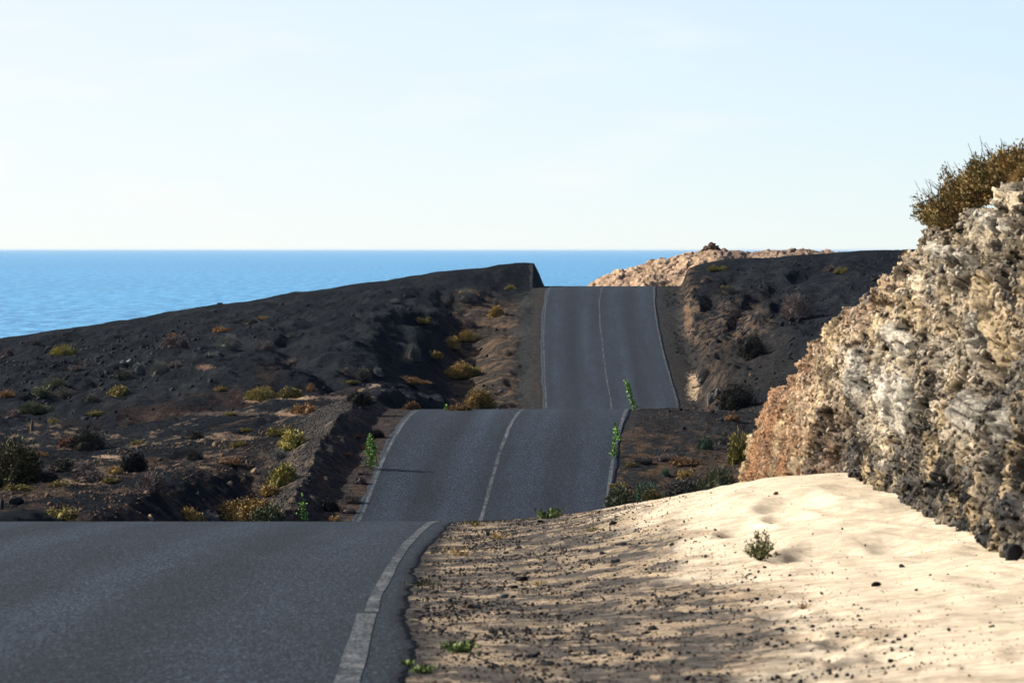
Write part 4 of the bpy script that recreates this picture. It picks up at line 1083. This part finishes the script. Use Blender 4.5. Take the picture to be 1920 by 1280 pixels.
# near weeds and grass
def weed(u, v, w, h, colour, label, n=260, name='weed', ymin=0, size=.035, upright=.6, y=None):
    p = at(u, v, ymin); W_ = w * p.y / F; H_ = h * p.y / F; r = np.random.RandomState(int(u + v))
    ns = 14; tips = np.stack([r.uniform(-.5, .5, ns) * W_, r.uniform(-.6, .6, ns) * W_, H_ * r.uniform(.25, .9, ns)], 1)
    k = r.randint(0, ns, n); t_ = r.uniform(.05, 1, n)[:, None]
    pos = tips[k] * np.concatenate([t_, t_, t_ ** 1.6], 1) + r.normal(size=(n, 3)) * size * .25; pos[:, 2] = np.maximum(pos[:, 2], .004)
    dr = r.normal(size=(n, 3)) + [0, 0, upright * 2]; dr /= np.linalg.norm(dr, axis=1)[:, None]
    sd = np.cross(dr, r.normal(size=(n, 3))); sd /= np.linalg.norm(sd, axis=1)[:, None]
    L = size * r.uniform(.5, 1.4, n)[:, None]; wd = L * (.3 if colour in ('fresh', 'green') else .1)
    V = np.stack([pos, pos + dr * L * .5 + sd * wd, pos + dr * L, pos + dr * L * .5 - sd * wd], 1).reshape(-1, 3)
    Fc = np.arange(n * 4).reshape(-1, 4)
    o_ = len(V); SV = []; SF = []
    for q in tips:                      # thin stems radiating from the root
        for i_ in range(5):
            b_ = o_ + len(SV); a0_, a1_ = i_ / 5, (i_ + 1) / 5
            A0 = q * np.array([a0_, a0_, a0_ ** 1.6]); A1 = q * np.array([a1_, a1_, a1_ ** 1.6])
            SV += [A0 + [-.003, 0, 0], A0 + [.003, 0, .002], A1 + [.003, 0, .002], A1 + [-.003, 0, 0]]; SF.append([b_, b_ + 1, b_ + 2, b_ + 3])
    me = mesh_np('weed_' + colour, np.concatenate([V, np.array(SV)]), np.concatenate([Fc, np.array(SF)])); me.materials.append(LEAF[colour])
    o = link(name, me, None, None, (p.x, p.y, p.z)); return tag(o, label, 'weed', 'weeds on the near sandy verge')
weed(868, 1224, 84, 20, 'fresh', 'flat green weed in the dark gravel low on the near verge', 420, size=.03)
weed(800, 1262, 60, 14, 'fresh', 'small green weed at the bottom of the verge beside the asphalt', 110, size=.025)
weed(763, 1250, 22, 14, 'fresh', 'tiny green sprig growing out of the asphalt edge at the bottom', 40, size=.025)
weed(1027, 972, 64, 20, 'fresh', 'yellow-green weed on the sand crest in front of the second rise', 260, size=.05)
weed(890, 986, 50, 10, 'olive', 'thin olive weed where the asphalt edge meets the near crest', 110, size=.05)
weed(790, 1098, 70, 8, 'green', 'thin strip of dull green weed along the asphalt edge', 120, size=.03)
weed(1010, 1098, 30, 10, 'olive', 'pale olive weed among stones in the middle of the verge', 50, size=.03)
weed(1110, 998, 40, 9, 'olive', 'small olive weed under the sand crest at the verge stones', 60, size=.04)
weed(1505, 1144, 16, 10, 'brown', 'small brown dead sprig on the open sand', 40, size=.03)
weed(940, 1010, 60, 8, 'straw', 'dry straw grass flat on the verge just below the crest', 120, size=.05)
weed(870, 1040, 80, 9, 'straw', 'dry straw grass beside the asphalt edge, upper verge', 150, size=.05)

# sparse shrub on the sand: branches + leaves
def sand_shrub():
    p = at(1425, 1052); s = p.y / F
    e = bpy.data.objects.new('sand_shrub', None); COL.objects.link(e); e.location = p
    tag(e, 'sparse grey-green shrub casting a shadow on the open sand', 'shrub')
    r = np.random.RandomState(5); V = []; Fq = []; Lp = []; Ld = []
    for b in range(34):
        th = r.uniform(0, 6.28); out = r.uniform(.1, 1) ** .7 * 34 * s; top = np.array([math.cos(th) * out, math.sin(th) * out, r.uniform(20, 62) * s * (1.15 - out / (52 * s))])
        pts = [top * np.array([t_ ** .8, t_ ** .8, t_]) + r.normal(size=3) * .006 for t_ in np.linspace(0, 1, 5)]
        for i in range(4):
            a_, b_ = pts[i], pts[i + 1]; o_ = len(V); w_ = .004 - .0007 * i
            V += [a_ + [-w_, 0, 0], a_ + [w_, 0, 0], b_ + [w_ * .7, 0, 0], b_ + [-w_ * .7, 0, 0], a_ + [0, -w_, 0], a_ + [0, w_, 0], b_ + [0, w_ * .7, 0], b_ + [0, -w_ * .7, 0]]
            Fq += [(o_, o_ + 1, o_ + 2, o_ + 3), (o_ + 4, o_ + 5, o_ + 6, o_ + 7)]
        for k in range(26):
            t_ = r.uniform(.25, 1) * 4; i = min(int(t_), 3); Lp.append(pts[i] + (pts[i + 1] - pts[i]) * (t_ - i) + r.normal(size=3) * .008); Ld.append(top / np.linalg.norm(top) + r.normal(size=3) * .7)
    link('branches', mesh_np('sand_shrub_branches', np.array(V), Fq), M_TWIG, e)
    pos = np.array(Lp); dr = np.array(Ld); dr /= np.linalg.norm(dr, axis=1)[:, None]; n = len(pos)
    sd = np.cross(dr, r.normal(size=(n, 3))); sd /= np.linalg.norm(sd, axis=1)[:, None]; L = .022 * r.uniform(.6, 1.4, n)[:, None]
    LV = np.stack([pos, pos + dr * L * .5 + sd * L * .28, pos + dr * L, pos + dr * L * .5 - sd * L * .28], 1).reshape(-1, 3)
    me = mesh_np('sand_shrub_leaves', LV, np.arange(n * 4).reshape(-1, 4)); me.materials.append(LEAF['sandleaf'])
    link('foliage', me, None, e)
LEAF['sandleaf'] = m_leaf('grey_green_small_leaves', (.10, .11, .045), (.17, .18, .075), (.27, .26, .12))
sand_shrub()

# shrub overhanging the cliff top: branches + foliage
def cliff_shrub(specs, label):
    e = bpy.data.objects.new('cliff_shrub', None); COL.objects.link(e)
    c0 = specs[0]; e.location = (px(c0[0], c0[4]), c0[4], -(c0[1] - VH) * c0[4] / F)
    tag(e, label, 'shrub')
    r = np.random.RandomState(8); V = []; Fq = []; Lp = []; Ld = []; Ls = []
    for (u, v, w, h, Y, nb) in specs:
        o0 = np.array([px(u, Y), Y, -(v - VH) * Y / F]) - np.array(e.location); s = Y / F
        for b in range(nb):
            st = o0 + np.array([r.uniform(-.32, .32) * w * s, r.uniform(-.5, .5), 0])
            d = np.array([r.normal() * .55 - .25, r.normal() * .5, abs(r.normal()) * .6 + .25]); d /= np.linalg.norm(d)
            bare = r.rand() < .28; ln = .66 * h * s * (r.uniform(.9, 1.35) if bare else r.uniform(.5, 1.05))
            pts = [st + d * ln * t_ + np.array([0, 0, .12 * ln * t_ * t_]) + r.normal(size=3) * .012 * t_ for t_ in np.linspace(0, 1, 6)]
            for i in range(5):
                a_, b_ = pts[i], pts[i + 1]; o_ = len(V); w_ = .008 - .0013 * i
                V += [a_ + [-w_, 0, 0], a_ + [w_, 0, 0], b_ + [w_ * .7, 0, 0], b_ + [-w_ * .7, 0, 0], a_ + [0, -w_, 0], a_ + [0, w_, 0], b_ + [0, w_ * .7, 0], b_ + [0, -w_ * .7, 0]]
                Fq += [(o_, o_ + 1, o_ + 2, o_ + 3), (o_ + 4, o_ + 5, o_ + 6, o_ + 7)]
            for k in range(10 if bare else 90):
                t_ = (r.uniform(.05, .6) if bare else r.uniform(.1, .93)) * 5; i = min(int(t_), 4)
                Lp.append(pts[i] + (pts[i + 1] - pts[i]) * (t_ - i) + r.normal(size=3) * .022); Ld.append(d + r.normal(size=3) * .6 + [0, 0, .2])
    link('branches', mesh_np('cliff_shrub_branches', np.array(V), Fq), M_TWIG, e)
    pos = np.array(Lp); dr = np.array(Ld); dr /= np.linalg.norm(dr, axis=1)[:, None]; n = len(pos)
    sd = np.cross(dr, r.normal(size=(n, 3))); sd /= np.linalg.norm(sd, axis=1)[:, None]; L = .036 * r.uniform(.5, 1.3, n)[:, None]
    LV = np.stack([pos, pos + dr * L * .5 + sd * L * .22, pos + dr * L, pos + dr * L * .5 - sd * L * .22], 1).reshape(-1, 3)
    me = mesh_np('cliff_shrub_leaves', LV, np.arange(n * 4).reshape(-1, 4)); me.materials.append(LEAF['cliffleaf'])
    link('foliage', me, None, e)
LEAF['cliffleaf'] = m_leaf('olive_rust_leaves', (.060, .060, .018), (.18, .135, .042), (.42, .26, .11))
cliff_shrub([(1765, 420, 70, 70, 54.5, 60), (1790, 400, 90, 85, 54, 80), (1830, 375, 100, 100, 52.5, 90), (1870, 350, 100, 100, 51.5, 90), (1925, 325, 90, 85, 50, 80), (1780, 420, 80, 45, 54, 50), (1840, 380, 80, 50, 52.5, 40)],
            'spiky olive and rust shrub overhanging the top edge of the cliff')
def tuft(u, v, Y, w, h, label):
    e = (px(u, Y), Y, -(v - VH) * Y / F)
    o = bpy.data.objects.new('bush', shrub('leafy', 'gold', 1, 1.0)); COL.objects.link(o)
    o.location = e; o.scale = (w * Y / F / 2,) * 2 + (h * Y / F,); return tag(o, label, 'bush')
tuft(1915, 350, 48.5, 70, 42, 'yellow-brown dry tuft on the cliff top at the right edge of the photo')
tuft(1700, 482, 58.2, 26, 14, 'small dry purple-brown tuft on the cliff shoulder')

# individual stones
BIG = [ico(3, s + 20, .75, .3) for s in range(6)]
BM = {}
def stone(p, w, h, colour, label, group=None, name='stone', sink=.25, ys=1.0):
    k = brng.randint(0, 5); key = (k, colour)
    if key not in BM:
        me = mesh_np('stone_' + colour, BIG[k][0], None, BIG[k][1]); me.materials.append(STONE[colour]); BM[key] = me
    o = bpy.data.objects.new(name, BM[key]); COL.objects.link(o)
    o.location = (p[0], p[1], p[2] + h * (.5 - sink)); o.scale = (w / 2, w / 2 * ys, h / 1.3); o.rotation_euler = (0, 0, brng.uniform(-.6, .6))
    return tag(o, label, 'stone', group)
GS = 'larger stones lying on the near sandy verge'
for (u, v, w, h, col, lab) in [
 (979, 1089, 24, 15, 'basalt', 'dark pyramid-shaped stone in the upper middle of the sandy verge'),
 (944, 1121, 20, 12, 'grey', 'pale grey flat stone in the middle of the sandy verge'),
 (963, 1103, 18, 9, 'basalt', 'low dark stone between the pyramid-shaped stone and the pale flat one'),
 (962, 1121, 14, 7, 'basalt', 'small dark chip touching the pale grey flat stone'),
 (881, 1140, 18, 10, 'brown', 'brown stone halfway between the asphalt edge and the pale flat stone'),
 (844, 1128, 14, 8, 'basalt', 'dark stone near the asphalt, upper left of the brown stone'),
 (793, 1157, 10, 7, 'basalt', 'small dark stone close to the asphalt edge above the line break'),
 (842, 1161, 12, 8, 'brown', 'reddish-brown chip below left of the brown stone'),
 (924, 1187, 22, 12, 'basalt', 'wide dark stone with pale sand around it, lower verge'),
 (947, 1192, 12, 6, 'basalt', 'small dark chip right of the wide dark stone'),
 (974, 1028, 16, 8, 'basalt', 'dark stone on the upper verge below the crest'),
 (950, 1038, 12, 6, 'basalt', 'small dark stone just left of and below the upper verge stone'),
 (914, 1003, 10, 9, 'basalt', 'spiky dark lump near the asphalt below the crest'),
 (1028, 1248, 26, 13, 'basalt', 'dark stone in coarse gravel near the bottom of the verge'),
 (1000, 1232, 22, 12, 'basalt', 'dark stone left of the lowest coarse gravel stone'),
 (1112, 1222, 18, 10, 'basalt', 'dark stone right in the lower coarse gravel'),
 (1165, 1022, 26, 9, 'basalt', 'broad flat dark stone where gravel meets the open sand'),
 (1150, 984, 20, 8, 'basalt', 'dark stone cluster piece just below the sand crest'),
 (1130, 1040, 16, 8, 'basalt', 'dark stone right of centre on the upper gravel'),
 (1155, 1055, 20, 10, 'basalt', 'chunky dark stone with a shadow at the sand boundary'),
 (1103, 1036, 14, 6, 'basalt', 'low dark stone in the upper gravel'),
 (1013, 980, 12, 7, 'basalt', 'small dark stone on the crest below the yellow-green weed'),
 (1225, 1182, 30, 12, 'basalt', 'wide dark stone at the boundary of gravel and sand, lower right'),
 (1210, 1190, 18, 9, 'basalt', 'dark stone touching the wide boundary stone'),
 (1461, 1182, 18, 9, 'basalt', 'black stone alone on the open sand, lower right'),
 (1387, 1192, 12, 7, 'basalt', 'small black stone left of the one alone on the sand'),
 (1455, 930, 12, 8, 'brown', 'brown stone high on the sand below the cliff end'),
 (1691, 1064, 16, 9, 'basalt', 'dark stone on the sand below the middle of the cliff'),
 (1644, 1100, 20, 11, 'basalt', 'grey-blue stone on the sand in the middle right'),
 (1519, 1128, 10, 6, 'basalt', 'tiny dark stone on the sand above the brown sprig'),
 (1260, 1023, 12, 6, 'basalt', 'small dark stone on the upper open sand'),
 (1903, 1050, 36, 38, 'basalt', 'big dark boulder at the foot of the cliff at the right edge'),
 (1570, 1190, 12, 6, 'basalt', 'small dark stone beside the lower footprints'),
 (1860, 1175, 14, 7, 'basalt', 'dark chip on the rippled sand at right'),
]:
    p = at(u, v); s = p.y / F; stone(p, w * s, h * s, col, lab, GS)
GS2 = 'stones on the flats left of the road'
for (u, v, w, h, col, lab) in [
 (31, 946, 32, 17, 'basalt', 'large black block lying on the flat at the far lower left'),
 (3, 975, 14, 22, 'basalt', 'black boulder cut by the left edge of the photo'),
 (282, 978, 16, 14, 'tan', 'pale pointed stone just behind the near crest'),
 (275, 927, 14, 9, 'tan', 'pale leaning slab at the foot of the round purple-brown bush'),
 (370, 930, 7, 11, 'grey', 'thin upright pale stone in the brown rubble'),
 (430, 910, 14, 13, 'tan', 'tan upright stone in the brown rubble'),
 (455, 906, 14, 11, 'brown', 'brown block right of the tan upright stone'),
 (476, 887, 14, 15, 'tan', 'tan stone at the left foot of the gravel windrow'),
 (404, 893, 12, 7, 'brown', 'brown stone beyond the tan upright stone'),
 (300, 864, 14, 5, 'brown', 'low brown stone on the open flat'),
 (230, 682, 14, 9, 'grey', 'grey pointed slab in the rubble, left of a pair'),
 (242, 682, 12, 10, 'grey', 'grey pointed slab in the rubble, right of a pair'),
 (187, 672, 16, 10, 'basalt', 'dark slab in the rubble below the ridge'),
 (60, 808, 10, 22, 'brown', 'brownish upright rocks at the left end of the ravine'),
 (380, 830, 22, 10, 'tan', 'pale sandy rock beside the small dark bush on the bench'),
 (404, 836, 14, 12, 'tan', 'pale rock left of the low olive bush on sand'),
 (940, 736, 12, 10, 'grey', 'grey stone on the slope beside the far verge'),
 (775, 760, 12, 12, 'brown', 'brown stone behind the orange-brown bush at the second crest'),
 (138, 620, 14, 4, 'basalt', 'flat black rock breaking the ridge line at left'),
 (413, 568, 12, 5, 'basalt', 'small black rock on the ridge line'),
]:
    p = at(u, v, 110); s = p.y / F; stone(p, w * s, h * s, col, lab, GS2, 'rock')
GS3 = 'rocks on the right bank and hill'
for (u, v, w, h, col, lab) in [
 (1484, 604, 18, 14, 'basalt', 'largest dark boulder under the big grey-purple bush'),
 (1466, 612, 14, 10, 'basalt', 'dark boulder left of the largest one under the purple bush'),
 (1447, 598, 12, 12, 'basalt', 'black boulder on the left of the boulder group'),
 (1500, 606, 12, 12, 'basalt', 'black boulder right of the largest one under the purple bush'),
 (1640, 527, 14, 8, 'basalt', 'dark rock in front of the cliff edge high on the right hill'),
 (1331, 760, 16, 30, 'grey', 'tall pale rock in the cut right of the second crest'),
 (1345, 742, 12, 14, 'grey', 'pale rock above the tall pale one in the cut'),
 (1336, 776, 10, 9, 'basalt', 'small dark rock below the pale rocks of the cut'),
 (1352, 789, 12, 8, 'basalt', 'round black rock on the bank by the orange grass'),
 (1275, 770, 12, 6, 'basalt', 'dark stone at the foot of the far right edge line'),
 (1262, 908, 14, 9, 'brown', 'brown flat stone below the wispy yellow bush'),
 (1283, 806, 10, 6, 'basalt', 'dark stone on the gravel of the right bank'),
 (1255, 772, 8, 5, 'basalt', 'small dark stone on the second crest'),
 (1278, 757, 5, 5, 'grey', 'white pebble beside the far right edge line'),
 (1196, 770, 5, 4, 'grey', 'white pebble at the foot of the leaning sapling'),
 (1425, 690, 12, 8, 'basalt', 'angular dark rock on the right slope below the wide dark bush'),
 (1408, 706, 12, 9, 'brown', 'brown rock on the right slope'),
]:
    p = at(u, v, 110); s = p.y / F; stone(p, w * s, h * s, col, lab, GS3, 'rock')

# cairn on the headland
cn = bpy.data.objects.new('stone_cairn', None); COL.objects.link(cn); cY = 396.0; cn.scale = (.78, .78, .82)
cn.location = (px(1335, cY), cY, -(470 - VH) * cY / F)
tag(cn, 'cone of piled dark brown stones on top of the pale headland', 'cairn')
r = np.random.RandomState(3)
for lvl, (cnt, rad_, zz) in enumerate([(12, .85, .05), (9, .6, .22), (6, .38, .38), (3, .16, .52), (1, 0, .60)]):
    for i in range(cnt):
        an = i / cnt * 6.283 + lvl; k = r.randint(6); key = (k, 'cairn')
        if key not in BM:
            me = mesh_np('cairn_stone', BIG[k][0], None, BIG[k][1]); me.materials.append(STONE['brown']); BM[key] = me
        o = bpy.data.objects.new('stone', BM[key]); COL.objects.link(o); o.parent = cn
        o.location = (math.cos(an) * rad_, math.sin(an) * rad_, zz + r.normal() * .03 - .05); sc_ = r.uniform(.15, .26); o.scale = (sc_ * 1.3, sc_, sc_ * .9); o.rotation_euler = tuple(r.uniform(-.5, .5, 3))
